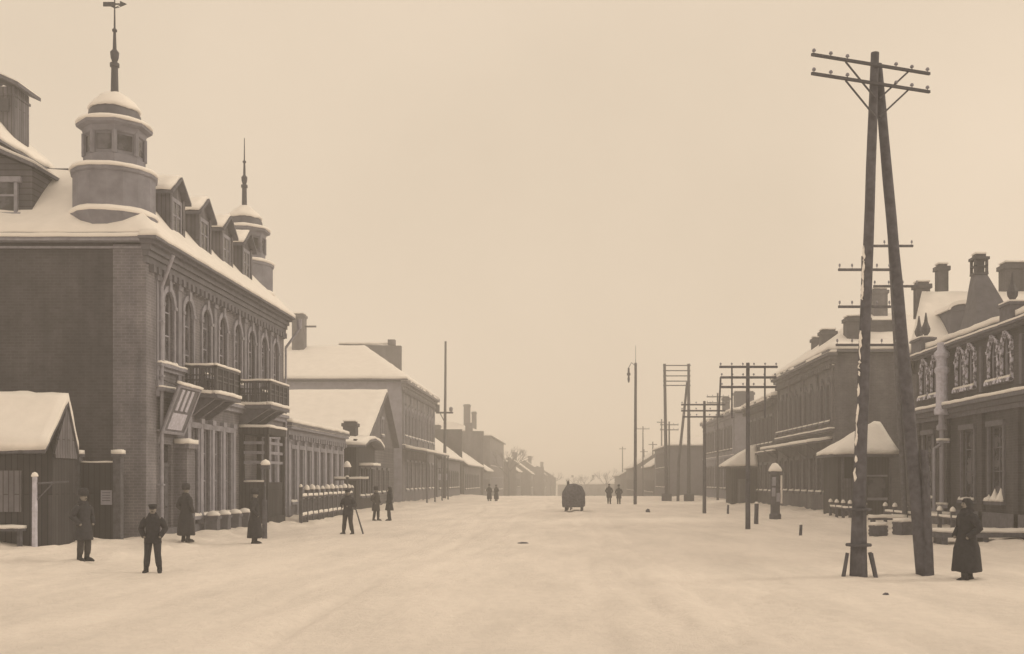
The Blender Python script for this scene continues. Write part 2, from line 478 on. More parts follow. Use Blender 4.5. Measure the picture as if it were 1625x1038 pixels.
def chimney(root, x, y, z0, z1, w=.9, d=None, mat=None, crown=True, parent=None, name='chimney'):
    d = d or w
    b = MB().box(x - w / 2, x + w / 2, y - d / 2, y + d / 2, z0, z1 - .35)
    if crown:
        b.box(x - w / 2 - .09, x + w / 2 + .09, y - d / 2 - .09, y + d / 2 + .09, z1 - .35, z1 - .12)
        b.box(x - w / 2 + .05, x + w / 2 - .05, y - d / 2 + .05, y + d / 2 - .05, z1 - .12, z1)
    else: b.box(x - w / 2 - .05, x + w / 2 + .05, y - d / 2 - .05, y + d / 2 + .05, z1 - .35, z1)
    o = b.build(name, mat or BRICK_MID, parent or root, root=root)
    if parent is None:
        MB().box(x - w / 2, x + w / 2, y - d / 2, y + d / 2, z1 + .003, z1 + .09).soften(.3, .03, 3).build('snow', SNOW, o, smooth=True, root=root)
    return o

def cornice(root, F, s0, s1, z, steps, mat, dent=0, name='cornice', near=True, snow=.1):
    """steps: (height, depth) from the top down"""
    b = MB(); zz = z
    for h, d in steps:
        b.fbox(F, s0 - (d if near else 0), s1, -.02, d, zz - h + .003, zz); zz -= h
    if dent:
        s = s0 + .2
        while s < s1 - .2:
            b.fbox(F, s, s + dent * .5, .0, steps[-1][1] + .12, zz - .26, zz - .003); s += dent
    o = b.build(name, mat, root, root=root)
    if snow:
        MB().fbox(F, s0 - (steps[0][1] if near else 0), s1, .02, steps[0][1], z + .004, z + snow).soften(.6, .035, 1.3).build('snow', SNOW, o, smooth=True, root=root)
    return o

# ------------------------------------------------------------------ the large turreted house on the left
def turret(root, x, y, vane=True):
    n, rot = 16, R(11.25)
    c = (x, y, 0)
    t = MB()
    t.lathe([(1.30, 11.0), (1.30, 11.35), (1.50, 11.75), (1.50, 11.9), (1.43, 11.95), (1.43, 13.2), (1.50, 13.25), (1.50, 13.36), (1.2, 13.42)], c, n, rot)
    o = t.build('turret', PLASTER, root, root=root)
    b = MB().lathe([(1.51, 11.78), (1.55, 11.82), (1.52, 11.93), (1.44, 11.99)], c, 24); b.soften(.4, .03, 2.5).build('snow', SNOW, o, smooth=True, root=root)
    b = MB().lathe([(1.49, 13.38), (1.55, 13.42), (1.5, 13.52), (1.2, 13.6)], c, 24); b.soften(.4, .03, 2.5).build('snow', SNOW, o, smooth=True, root=root)
    b = MB().lathe([(1.30, 15.13), (1.34, 15.17), (1.25, 15.27), (.95, 15.36)], c, 24)
    b.soften(.4, .03, 2.5).build('snow', SNOW, o, smooth=True, root=root)
    b = MB(); b.lathe([(1.06, 13.4), (1.06, 13.95), (.98, 13.98), (.98, 14.72), (1.06, 14.76), (1.12, 14.95), (1.3, 15.02), (1.32, 15.12), (1.1, 15.15), (.9, 15.2)], c, 8, R(22.5))
    for k in range(8):
        a = R(22.5 + 45 * k)
        b.tube((x + 1.03 * math.cos(a), y + 1.03 * math.sin(a), 13.95), (x + 1.03 * math.cos(a), y + 1.03 * math.sin(a), 14.78), .09, n=6)
    b.build('lantern', PLASTER, o, root=root)
    b = MB()
    for k in range(8):
        a = R(45 * k); F = .914
        m = Matrix.Translation((x + F * math.cos(a), y + F * math.sin(a), 14.0)) @ Matrix.Rotation(a, 4, 'Z')
        b.hexa([m @ Vector(q) for q in ((-.02, -.26, .1), (.012, -.26, .1), (.012, .26, .1), (-.02, .26, .1), (-.02, -.26, .66), (.012, -.26, .66), (.012, .26, .66), (-.02, .26, .66))])
    b.build('pane', GLASS, o, root=root)
    d = MB().lathe([(.86, 15.14), (.93, 15.35), (.90, 15.6), (.72, 15.92), (.45, 16.15), (.2, 16.3)], c, 20)
    d.build('dome', TIN, o, smooth=True, root=root)
    b = MB().lathe([(.88, 15.72), (.93, 15.76), (.76, 16.02), (.50, 16.24), (.24, 16.42), (.1, 16.44)], c, 20)
    b.soften(.25, .07, 2.2).build('snow', SNOW, o, smooth=True, root=root)
    s = MB().lathe([(.17, 16.25), (.14, 16.4), (.12, 17.35), (.17, 17.38), (.17, 17.5), (.09, 17.56), (.14, 17.7), (.16, 17.9), (.07, 18.02), (.05, 18.65), (.09, 18.68), (.09, 18.74), (.035, 18.8), (.02, 19.95)], c, 10)
    s.build('spire', IRON, o, root=root)
    if not vane: return o
    v = MB()
    v.box(x - .42, x + .02, y - .015, y + .015, 19.6, 19.76); v.box(x + .02, x + .2, y - .014, y + .014, 19.66, 19.71)
    v.hexa([(x + .2, y - .015, 19.58), (x + .44, y - .015, 19.68), (x + .44, y - .015, 19.69), (x + .2, y - .015, 19.80),
            (x + .2, y + .015, 19.58), (x + .44, y + .015, 19.68), (x + .44, y + .015, 19.69), (x + .2, y + .015, 19.80)])
    for k in range(6):
        a = R(60 * k); v.tube((x, y, 19.54), (x + .2 * math.cos(a), y + .2 * math.sin(a), 19.64), .015, n=5)
    v.build('weather_vane', IRON, o, root=root)
    return o

def dormer(root, y, w=1.6):
    x0, x1 = -18.2, -15.5
    b = MB().box(x0, x1, y - w / 2, y + w / 2, 10.9, 13.45)
    b.hexa([(x0, y - w / 2, 13.45), (x1, y - w / 2, 13.45), (x1, y + w / 2, 13.45), (x0, y + w / 2, 13.45),
            (x0, y - .02, 13.95), (x1, y - .02, 13.95), (x1, y + .02, 13.95), (x0, y + .02, 13.95)])
    for sy in (-1, 1):
        b.box(x1, x1 + .1, y + sy * (w / 2 - .1) - .1, y + sy * (w / 2 - .1) + .1, 11.2, 13.4)
    o = b.build('dormer', PLANK_P, root, root=root)
    geo = gable(x0, x1 + .28, y - w / 2 - .22, y + w / 2 + .22, 13.30, .78, 'x')
    MB().slab(*geo, -.02, .10).build('roof', TRIM_D, o, root=root)
    MB().slab(*gable(x0, x1 + .2, y - w / 2 - .24, y + w / 2 + .24, 13.42, .72, 'x'), .0, .14).soften(.5, .06, 1.5).build('snow', SNOW, o, smooth=True, root=root)
    b = MB().box(x1 - .01, x1 + .03, y - .42, y + .42, 11.75, 13.15)
    b.build('pane', GLASS, o, root=root)
    b = MB()
    for s in (-1, 1): b.box(x1, x1 + .07, y + s * .46 - .05, y + s * .46 + .05, 11.6, 13.3)
    b.box(x1, x1 + .06, y - .41, y + .41, 13.15, 13.3); b.box(x1, x1 + .05, y - .03, y + .03, 11.75, 13.15); b.box(x1, x1 + .05, y - .41, y + .41, 12.6, 12.66)
    b.build('casing', TRIM, o, root=root)
    return o

def balcony(root, F, s0, s1, depth, z):
    b = MB().fbox(F, s0, s1, .0, depth, z - .16, z)
    for s in (s0 + .35, (s0 + s1) / 2, s1 - .35):
        b.hexa([F.p(s - .1, 0, z - .9), F.p(s + .1, 0, z - .9), F.p(s + .1, .2, z - .9), F.p(s - .1, .2, z - .9),
                F.p(s - .1, 0, z - .165), F.p(s + .1, 0, z - .165), F.p(s + .1, depth - .15, z - .165), F.p(s - .1, depth - .15, z - .165)])
    o = b.build('balcony', TRIM_D, root, root=root)
    r = MB()
    d1 = depth - .08
    for a, d, a2, d2 in ((s0 + .06, .02, s0 + .06, d1), (s0 + .06, d1, s1 - .06, d1), (s1 - .06, d1, s1 - .06, .02)):
        p, q = Vector((a, d, 0)), Vector((a2, d2, 0)); L = (q - p).length; n = max(2, int(L / .12))
        for k in range(n + 1):
            c = p.lerp(q, k / n)
            w = .06 if k % 6 == 0 else .022
            r.fbox(F, c.x - w, c.x + w, c.y - w, c.y + w, z, z + 1.0)
        lo = (min(p.x, q.x), max(p.x, q.x), min(p.y, q.y), max(p.y, q.y))
        for zz, t in ((z + .08, .025), (z + .5, .03), (z + .7, .025), (z + 1.0, .05)):
            r.fbox(F, lo[0] - t, lo[1] + t, lo[2] - t, lo[3] + t, zz, zz + 2 * t)
        # scroll-work panels
        for k in range(int(L / .45)):
            c = p.lerp(q, (k + .5) * .45 / L)
            r.fbox(F, c.x - .13, c.x + .13, c.y - .012, c.y + .012, z + .18, z + .45) if abs(q.x - p.x) > .1 else r.fbox(F, c.x - .012, c.x + .012, c.y - .13, c.y + .13, z + .18, z + .45)
    r.build('railing', IRON, o, root=root)
    for q in ((s0, s1, depth - .22, depth + .05, z + .003, z + .14), (s0 - .02, s0 + .2, .0, depth - .225, z + .003, z + .13),
              (s0, s1, d1 - .07, d1 + .07, z + 1.105, z + 1.19), (s0 - .01, s0 + .13, .02, d1 - .075, z + 1.105, z + 1.19)):
        MB().fbox(F, *q).soften(.3, .03, 2).build('snow', SNOW, o, smooth=True, root=root)
    return o

def left_mansion():
    x, ya, yb = -15.05, 38.2, 56.9
    root = thing('brick_house', 'large two-storey brick house with twin spired turrets, dormers and balconies', 'house', (x - 7, (ya + yb) / 2, 0))
    E, S = Frame('E', x), Frame('S', ya)
    up = [40.35 + 2.12 * i for i in range(8)]
    bal = {1: 1, 2: 1, 5: 1}
    holes = []
    for i, s in enumerate(up):
        z0, h = (5.75, 3.55) if i in (1, 5) else (6.55, 2.75)
        holes.append(hole(s, z0, 1.0, h))
    low = [43.1 + 1.42 * i for i in range(4)] + [53.0, 54.6, 56.0]
    for s in low: holes.append(hole(s, .75, .82, 3.55))
    holes.append(hole(40.1, .05, 1.3, 3.5))
    b = MB().wall(E, ya, yb, -.4, 10.8, holes)
    b.face([(x, yb, -.4), (-30, yb, -.4), (-30, yb, 10.8), (x, yb, 10.8)])
    b.build('wall', BRICK_PALE, root, root=root)
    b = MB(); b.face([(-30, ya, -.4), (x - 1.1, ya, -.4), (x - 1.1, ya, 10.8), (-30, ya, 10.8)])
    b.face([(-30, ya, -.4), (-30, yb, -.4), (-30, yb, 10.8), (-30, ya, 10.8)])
    b.build('side_wall', BRICK_DARKEST, root, root=root)
    b = MB().box(x - 1.12, x + .06, ya - .06, ya + .9, -.4, 10.6)
    b.build('corner_pier', BRICK_PALE, root, root=root)
    for i, s in enumerate(up):
        z0, h = (5.75, 3.55) if i in (1, 5) else (6.55, 2.75)
        window(root, E, s, z0, 1.0, h, True, 'pale', snow=(i not in (1, 5)), name='balcony_door' if i in (1, 5) else 'window')
    for s in low: window(root, E, s, .75, .82, 3.55, False, 'pale')
    # entrance door
    d = MB().fbox(E, 39.5, 40.7, -.16, -.1, .1, 2.7).fbox(E, 40.02, 40.18, -.1, -.06, .1, 2.7).fbox(E, 39.5, 40.7, -.16, -.06, 2.7, 2.85)
    for q in (39.62, 40.26):
        for z0 in (.3, 1.1, 1.9): d.fbox(E, q, q + .34, -.1, -.075, z0, z0 + .6)
    d = d.build('door', WOOD, root, root=root)
    MB().fbox(E, 39.5, 40.7, -.15, -.12, 2.86, 3.52).build('fanlight', GLASS, d, root=root)
    MB().tube(E.p(40.3, -.06, 1.2), E.p(40.3, .02, 1.2), .03).build('handle', IRON, d, root=root)
    # pilasters
    for s in [ya + .95 + .1, 41.4, 45.65 - .05, 49.9 - .05, 52.0 + .08, 54.15 + .06]:
        MB().fbox(E, s - .17, s + .17, 0, .10, 5.72, 9.5).fbox(E, s - .23, s + .23, 0, .15, 9.5, 9.8).fbox(E, s - .23, s + .23, 0, .15, 5.62, 5.85).build('pilaster', PLASTER, root, root=root)
    for s in [42.3] + [42.39 + 1.42 * (i + 1) - .0 for i in range(4)] + [52.2, 53.8, 55.3, 56.6]:
        MB().fbox(E, s - .15, s + .15, 0, .14, .3, 4.5).fbox(E, s - .2, s + .2, 0, .18, 4.5, 4.7).build('pilaster', PLASTER_L, root, root=root)
    p = MB().fbox(E, 41.0, 41.9, 0, .5, -.3, 3.4).fbox(E, 40.9, 42.0, 0, .6, 3.4, 3.6).build('entrance_pier', BRICK_PALE, root, root=root)
    MB().fbox(E, 40.9, 42.0, .05, .6, 3.604, 3.78).soften(.3, .04, 2).build('snow', SNOW, p, smooth=True, root=root)
    MB().fbox(E, ya + .9, yb, 0, .16, -.4, .42).build('plinth', TRIM_D, root, root=root)
    cornice(root, E, ya, yb, 10.8, [(.10, .62), (.12, .46), (.2, .3), (.2, .2), (.24, .12)], PLASTER_D, dent=.5, snow=.2)
    cornice(root, E, ya + .9, yb, 5.6, [(.14, .30), (.2, .16)], TRIM, near=False, name='string_course', snow=.07)
    cornice(root, E, ya + .9, 41.85, 6.5, [(.12, .24), (.14, .12)], TRIM, near=False, name='string_course', snow=.07)
    cornice(root, E, ya + .9, yb, 9.9, [(.12, .16), (.1, .08)], TRIM, near=False, name='string_course', snow=0)
    e = MB().box(-30, x - .02, ya - .42, ya - .062, 10.66, 10.79).build('side_eave', TRIM, root, root=root)
    MB().box(-30, x + .5, ya - .46, ya, 10.795, 10.93).soften(.8, .03).build('snow', SNOW, e, smooth=True, root=root)
    MB().box(-30, x - .02, ya - .14, ya - .064, 10.44, 10.52).build('string_course', TRIM, root, root=root)
    balcony(root, E, 41.95, 45.0, 1.35, 5.6)
    balcony(root, E, 49.0, 52.3, 1.5, 5.65)
    # drain pipes
    b = MB().tube((x + .16, ya + 1.15, .3), (x + .16, ya + 1.15, 9.3), .07).tube((x + .16, ya + 1.15, 9.3), (x + .68, ya + .9, 10.4), .07)
    for z in (2, 4, 6, 8): b.fbox(E, ya + 1.05, ya + 1.25, 0, .25, z, z + .06)
    b.build('drainpipe', ZINC, root, root=root)
    b = MB().tube((x + .16, yb - .2, .3), (x + .16, yb - .2, 9.2), .06).tube((x + .16, yb - .2, 9.2), (x + .85, yb - .1, 10.2), .07).tube((x + .85, yb - .1, 10.2), (x + .85, yb - .1, 10.7), .11, .16)
    b.build('drainpipe', ZINC, root, root=root)
    # projecting timber entrance below the far balcony
    pz = MB().fbox(E, 49.15, 52.1, 0, 1.35, -.3, .5)
    for s, dd in ((49.25, 1.25), (52.0, 1.25), (49.25, .12), (52.0, .12)): pz.fbox(E, s - .09, s + .09, dd - .09, dd + .09, .5, 4.3)
    pz.fbox(E, 49.1, 52.15, 0, 1.38, 4.3, 4.62)
    pz.fbox(E, 49.2, 49.26, .2, 1.16, .5, 2.1).fbox(E, 49.35, 51.9, 1.19, 1.25, .5, 2.1)
    po = pz.build('porch', PLANK, root, root=root)
    bb = MB()
    for z in (2.95, 3.4, 3.85): bb.fbox(E, 49.17, 49.24, .2, 1.16, z, z + .13).fbox(E, 49.35, 51.9, 1.2, 1.27, z, z + .13)
    bb.build('lattice', TRIM, po, root=root)
    MB().fbox(E, 49.05, 52.2, .02, 1.42, 4.623, 4.74).fbox(E, 49.16, 49.3, .2, 1.2, 2.103, 2.18).soften(.4, .03, 2).build('snow', SNOW, po, smooth=True, root=root)
    # roof: steep snow-laden lower slopes, a nearly flat top
    X0, X1, Y0, Y1 = -30.3, x + .52, ya - .44, yb + .4
    v = [(X0, Y0, 10.9), (X1, Y0, 10.9), (X1, Y1, 10.9), (X0, Y1, 10.9),
         (X0, Y0 + 3.0, 13.9), (X1 - 2.7, Y0 + 3.0, 13.9), (X1 - 2.7, Y1 - 3.0, 13.9), (X0, Y1 - 3.0, 13.9),
         (X0, 47.4, 14.35), (X1 - 6, 47.4, 14.35)]
    f = [[0, 1, 5, 4], [1, 2, 6, 5], [2, 3, 7, 6], [4, 5, 9, 8], [5, 6, 9], [6, 7, 8, 9]]
    roof(root, (v, f), .15, amp=.08)
    rc = MB().box(-23.6, -18.2, 41.3, 41.42, 14.02, 14.22)
    for q in range(8): rc.box(-23.5 + q * .74, -23.42 + q * .74, 41.32, 41.4, 13.7, 14.02)
    rc.build('roof_crest', WOOD, root, root=root)
    # higher attic roof at the left with a vent house
    a = MB().box(-29.5, -22.7, 42.4, 46.2, 13.6, 15.7).build('attic', PLANK_P, root, root=root)
    v, f = hip(-29.9, -22.3, 42.0, 46.6, 15.6, 1.7, 'x', 1.6)
    MB().slab(v, f, -.1, .0).build('roof', TIN, a, root=root)
    MB().slab(v, f, .01, .26).soften(.8, .09).build('snow', SNOW, a, smooth=True, root=root)
    vh = MB().box(-25.0, -22.6, 43.8, 45.0, 16.2, 18.3).box(-25.05, -22.55, 43.75, 45.05, 17.9, 18.0)
    vo = vh.build('vent_house', PLANK_P, root, root=root)
    MB().slab(*gable(-25.4, -22.25, 43.4, 45.3, 18.22, .7, 'y'), -.02, .12).build('roof', TRIM_D, vo, root=root)
    MB().slab(*gable(-25.4, -22.27, 43.45, 45.3, 18.34, .7, 'y'), .0, .07).soften(.6, .03).build('snow', SNOW, vo, smooth=True, root=root)
    for k in range(3): MB().box(-24.8 + .75 * k, -24.3 + .75 * k, 43.73, 43.79, 17.25, 17.8).build('louvre', IRON, vo, root=root)
    # gable facing the camera
    gm = MB().box(-22.8, -19.35, 38.75, 42.2, 11.3, 13.5)
    gm.hexa([(-22.8, 38.75, 13.5), (-19.35, 38.75, 13.5), (-19.35, 41.6, 13.5), (-22.8, 41.6, 13.5),
             (-21.15, 38.75, 14.15), (-21.05, 38.75, 14.15), (-21.05, 41.6, 14.15), (-21.15, 41.6, 14.15)])
    go = gm.build('gable', PLANK_H, root, root=root)
    MB().slab(*gable(-23.1, -19.1, 38.35, 41.8, 13.45, .85, 'y'), -.02, .1).build('roof', TRIM_D, go, root=root)
    MB().slab(*gable(-23.1, -19.15, 38.5, 41.9, 13.55, .85, 'y'), .0, .13).soften(.6, .06).build('snow', SNOW, go, smooth=True, root=root)
    MB().box(-21.35, -19.95, 38.70, 38.76, 11.85, 12.95).build('pane', GLASS, go, root=root)
    q = MB()
    for xx in (-21.4, -20.65, -19.9): q.box(xx - .06, xx + .06, 38.64, 38.745, 11.85, 12.95)
    q.box(-21.6, -19.7, 38.6, 38.745, 12.953, 13.15).box(-21.6, -19.7, 38.58, 38.745, 11.68, 11.847).box(-21.33, -20.72, 38.67, 38.69, 12.45, 12.52).box(-20.58, -19.97, 38.67, 38.69, 12.45, 12.52)
    q.build('casing', TRIM, go, root=root)
    for y in (42.4, 45.6, 48.6, 51.6): dormer(root, y)
    turret(root, -16.62, 39.35); turret(root, -16.75, 55.6, False)
    for s in (43.8, 45.2, 46.7, 48.1):
        q = MB().box(-15.0 + .3, -15.0 + .75, s - .2, s + .2, -.3, .62).box(-15.0 + .25, -15.0 + .8, s - .25, s + .25, .62, .74)
        o = q.build('stone_guard', TRIM_D, root, root=root)
        MB().lathe([(.28, .743), (.3, .8), (.2, .9), (.05, .95)], (-14.47, s, 0), 10).build('snow', SNOW, o, smooth=True, root=root)
left_mansion()

# tilted signboard
def tilted_sign():
    root = thing('shop_sign', 'tilted framed signboard with three raised bars hanging under the string course', 'sign', (-14.9, 40.3, 3.95))
    th = R(21)
    m = Matrix.Rotation(th, 4, 'Y')
    w, h = 1.15, 1.9
    def bx(b, y0, y1, z0, z1, d0, d1):
        b.hexa([m @ Vector(q) for q in ((d0, y0, z0), (d1, y0, z0), (d1, y1, z0), (d0, y1, z0), (d0, y0, z1), (d1, y0, z1), (d1, y1, z1), (d0, y1, z1))])
    b = MB(); bx(b, -w, w, 0, h, 0, .05); b.build('board', PLASTER_D, root)
    b = MB()
    for y in (-w, w - .12): bx(b, y, y + .12, .0, h, .05, .1)
    bx(b, -w + .12, w - .12, 0, .1, .05, .1); bx(b, -w + .12, w - .12, h - .1, h, .05, .1)
    b.build('frame', TRIM, root)
    b = MB(); bx(b, -.72, .72, .18, .82, .052, .075); b.build('panel', WHITE, root)
    for k in range(3):
        b = MB(); bx(b, -.68 + k * .5, -.44 + k * .5, .92, 1.74, .052, .085); b.build('bar', WHITE, root)
    b = MB()
    for y in (-.8, .8): b.tube(m @ Vector((.0, y, h - .1)), (-.12, y, h + .1), .02)
    b.build('bracket', IRON, root)
    b = MB(); bx(b, -w, w, h + .003, h + .1, -.06, .14); b.soften(.3, .03, 2).build('snow', SNOW, root, smooth=True)
tilted_sign()

# ------------------------------------------------------------------ left yard: kiosk, gate
def kiosk():
    root = thing('wooden_kiosk', 'low dark plank kiosk with a thick curved snow roof at the left edge', 'kiosk', (-18, 34.6, 0))
    b = MB().box(-24, -16.2, 33.7, 35.3, -.4, 3.0)
    b.hexa([(-24, 33.7, 3.0), (-16.2, 33.7, 3.0), (-16.2, 35.3, 3.0), (-24, 35.3, 3.0), (-24, 34.55, 4.55), (-16.2, 34.55, 4.55), (-16.2, 34.65, 4.55), (-24, 34.65, 4.55)])
    b.build('wall', PLANK, root, root=root)
    b = MB().box(-16.19, -16.12, 33.8, 35.25, 2.9, 3.02)
    b.hexa([(-16.19, 33.75, 3.02), (-16.14, 33.75, 3.02), (-16.14, 35.28, 3.02), (-16.19, 35.28, 3.02), (-16.19, 34.55, 4.5), (-16.14, 34.55, 4.5), (-16.14, 34.65, 4.5), (-16.19, 34.65, 4.5)])
    b.build('gable', PLANK_P, root, root=root)
    v, f = gable(-24.4, -16.08, 33.0, 35.3, 3.12, 1.62, 'x', .68)
    r = MB().slab(v, f, -.1, 0).build('roof', WOOD, root, root=root)
    MB().slab(v, f, .01, .3).soften(.35, .06, 1.2).build('snow', SNOW, r, smooth=True, root=root)
    for xx in (-23, -21.4, -19.6, -17.6):
        o = MB().box(xx - .45, xx + .45, 33.62, 33.69, 1.2, 2.5).build('shutter', PLANK_P, root, root=root)
    b = MB().box(-24, -16.9, 33.05, 33.5, .62, .7)
    for xx in (-23, -20.5, -18, -17): b.box(xx - .05, xx + .05, 33.2, 33.35, -.2, .62)
    o = b.build('counter', WOOD, root, root=root)
    MB().box(-24, -16.9, 33.03, 33.5, .703, .8).soften(.4, .03, 2).build('snow', SNOW, o, smooth=True, root=root)
kiosk()
t = thing('marker_post', 'slim white painted post with a snow cap in front of the kiosk', 'post', (-16.35, 32.9, 0))
MB().tube((0, 0, -.2), (0, 0, 2.3), .085, .075, 10, 5, .05).build('post', WHITE, t)
MB().tube((.08, 0, 2.1), (.95, .2, 2.15), .03).tube((.08, 0, 1.6), (.5, .1, 2.1), .022).build('arm', WOOD, t)
MB().lathe([(.09, 2.303), (.11, 2.33), (.07, 2.42), (.01, 2.45)], (0, 0, 0), 10).build('snow', SNOW, t, smooth=True)
t = thing('boot_scraper_plank', 'low plank step half buried in snow at the left edge', 'plank', (-18.9, 31.4, .0))
MB().box(-2.2, .8, -.2, .2, .05, .16).box(-2, -1.8, -.15, .15, -.2, .05).box(.3, .5, -.15, .15, -.2, .05).build('board', WOOD, t)
MB().box(-2.2, .78, -.18, .2, .163, .26).soften(.3, .04, 2).build('snow', SNOW, t, smooth=True)

def yard_gate():
    root = thing('plank_gate', 'dark plank yard gate with a pale notice between kiosk and brick corner', 'gate', (-16.1, 36.9, 0))
    b = MB().box(-16.75, -15.62, 36.9, 36.98, -.3, 2.8)
    b.build('gate_leaf', PLANK, root, root=root)
    for xx in (-16.9, -15.48):
        o = MB().box(xx - .13, xx + .13, 36.82, 37.08, -.3, 3.0).box(xx - .18, xx + .18, 36.77, 37.13, 3.0, 3.1).build('gate_post', WOOD, root, root=root)
        MB().box(xx - .18, xx + .18, 36.77, 37.13, 3.103, 3.24).soften(.2, .03, 3).build('snow', SNOW, o, smooth=True, root=root)
    b = MB().box(-16.75, -15.62, 36.88, 37.0, 2.803, 2.86).soften(.3, .02, 3).build('snow', SNOW, root, smooth=True, root=root)
    n = MB().box(-16.05, -15.67, 36.865, 36.896, 1.35, 1.85).build('notice', PLASTER_L, root, root=root)
    b = MB()
    for z in (1.75, 1.66, 1.57, 1.48): b.box(-16.0, -15.72, 36.861, 36.864, z, z + .03)
    b.build('print', TRIM_D, n, root=root)
    MB().tube((-16.6, 36.86, 1.1), (-16.6, 36.86, 1.35), .02).build('handle', IRON, root, root=root)
yard_gate()

# ------------------------------------------------------------------ generic street house
def house(name, label, side, xf, ya, yb, depth, ze, rows, wallm, sidem, roofspec, style='pale', group=None, base=-.5,
          corn=None, dent=0, pil=None, pilm=None, strings=(), snowroof=.22, near_side=True):
    """rows: (z0, h, w, first, step, count, arch)"""
    sg = -1 if side == 'L' else 1
    xb = xf + sg * depth
    root = thing(name, label, 'house' if 'house' in name else name.replace('_', ' '), ((xf + xb) / 2, (ya + yb) / 2, 0), 0, group)
    F = Frame('E' if side == 'L' else 'W', xf)
    holes = []
    for z0, h, w, first, step, cnt, arch in rows:
        for i in range(cnt): holes.append(hole(first + step * i, z0, w, h))
    MB().wall(F, ya, yb, base, ze, holes).build('wall', wallm, root, root=root)
    b = MB()
    b.face([(xf, ya, base), (xb, ya, base), (xb, ya, ze), (xf, ya, ze)])
    b.face([(xf, yb, base), (xb, yb, base), (xb, yb, ze), (xf, yb, ze)])
    b.face([(xb, ya, base), (xb, yb, base), (xb, yb, ze), (xb, ya, ze)])
    b.build('side_wall', sidem, root, root=root)
    for z0, h, w, first, step, cnt, arch in rows:
        for i in range(cnt): window(root, F, first + step * i, z0, w, h, arch, style, snow=True)
    if corn: cornice(root, F, ya, yb, ze, corn, wallm, dent, snow=.16)
    for z, h, d, sn in strings: cornice(root, F, ya, yb, z, [(h, d), (h * .7, d * .5)], pilm or wallm, near=False, name='string_course', snow=sn)
    if pil:
        for s in pil[2]: MB().fbox(F, s - .2, s + .2, 0, .12, pil[0], pil[1]).fbox(F, s - .27, s + .27, 0, .17, pil[1], pil[1] + .2).build('pilaster', pilm or wallm, root, root=root)
    if roofspec:
        kind, h, axis, inset, oh = roofspec
        x0, x1 = sorted((xf - sg * oh, xb))
        if kind == 'hip':
            i0, i1 = inset if isinstance(inset, tuple) else (inset, inset)
            geo = hip(x0, x1, ya - oh, yb + oh * .5, ze + .16, h, axis, i0, i1)
        else: geo = gable(x0, x1, ya - oh * .6, yb + oh * .3, ze + .16, h, axis, inset)
        roof(root, geo, snowroof)
        if kind == 'gable':
            v, f = geo
            if axis == 'x':
                xe = xf + sg * .02
                for xx in (xf - sg * .0, ):
                    g0 = MB(); g0.hexa([(xx, ya, ze), (xx - sg * -.2, ya, ze), (xx - sg * -.2, yb, ze), (xx, yb, ze),
                             (xx, v[4][1] - .05, ze + h), (xx - sg * -.2, v[4][1] - .05, ze + h), (xx - sg * -.2, v[4][1] + .05, ze + h), (xx, v[4][1] + .05, ze + h)])
                    g0.build('gable', sidem, root, root=root)
            else:
                for yy in (ya, yb - .2):
                    g0 = MB(); g0.hexa([(x0 + .3, yy, ze), (x1 - .3, yy, ze), (x1 - .3, yy + .2, ze), (x0 + .3, yy + .2, ze),
                             (v[4][0] - .05, yy, ze + h), (v[4][0] + .05, yy, ze + h), (v[4][0] + .05, yy + .2, ze + h), (v[4][0] - .05, yy + .2, ze + h)])
                    g0.build('gable', sidem, root, root=root)
    return root, F

# D: long low building after the mansion
D, FD = house('low_shop', 'long single-storey shop with tall pilastered windows beside the turreted house', 'L', -15.05, 57.3, 71.8, 9, 5.1,
              [(1.0, 2.9, .85, 58.6, 1.72, 8, False)], PLASTER, BRICK_DARK, ('hip', .9, 'y', 3, .45), 'pale',
              corn=[(.16, .42), (.3, .22)], dent=.6, pil=(.3, 4.3, [57.74 + 1.72 * i for i in range(9)]), pilm=PLASTER_L, strings=[(4.62, .1, .12, 0)])
D['category'] = 'shop'
# E: gable house behind with chimney and porch roof
E_, FE = house('gabled_house', 'gabled house with a broad snowy roof slope beyond the low shop', 'L', -15.3, 80.2, 94.5, 26, 5.0,
               [(1.2, 1.8, .9, 82, 2.3, 5, False)], PLANK_H, PLANK_P, ('gable', 4.3, 'x', .58, .5), 'dark')
window(E_, FE, 88.3, 5.9, .9, 1.3, False, 'pale', casing=True)
# porch in front of E
P, FP = house('corner_shop', 'small dark shop with a curved snowy roof before the gabled house', 'L', -14.3, 72.6, 79.6, 7, 4.5,
              [(1.1, 1.9, 1.0, 74.3, 1.9, 3, False)], PLANK, PLANK, None, 'dark')
P['category'] = 'shop'
v = [(-21.5, 72.2, 4.62), (-13.6, 72.2, 4.55), (-13.6, 74.0, 4.95), (-13.6, 76.2, 5.15), (-13.6, 78.4, 4.95), (-13.6, 80.1, 4.55),
     (-21.5, 80.1, 4.62), (-21.5, 78.4, 5.1), (-21.5, 76.2, 5.6), (-21.5, 74.0, 5.1)]
roof(P, (v, [[0, 1, 2, 9], [9, 2, 3, 8], [8, 3, 4, 7], [7, 4, 5, 6]]), .2, sub=.5)
MB().box(-14.5, -14.32, 72.7, 79.5, 4.3, 5.0).build('gable', PLANK, P, root=P)
chimney(P, -15.2, 75.2, 4.9, 6.3, .9, mat=BRICK_DARK)
b = MB().box(-14.28, -13.3, 73.5, 76.5, 3.1, 3.2).build('awning', WOOD, P, root=P)
MB().box(-14.28, -13.3, 73.5, 76.5, 3.203, 3.38).soften(.4, .04, 2).build('snow', SNOW, b, smooth=True, root=P)
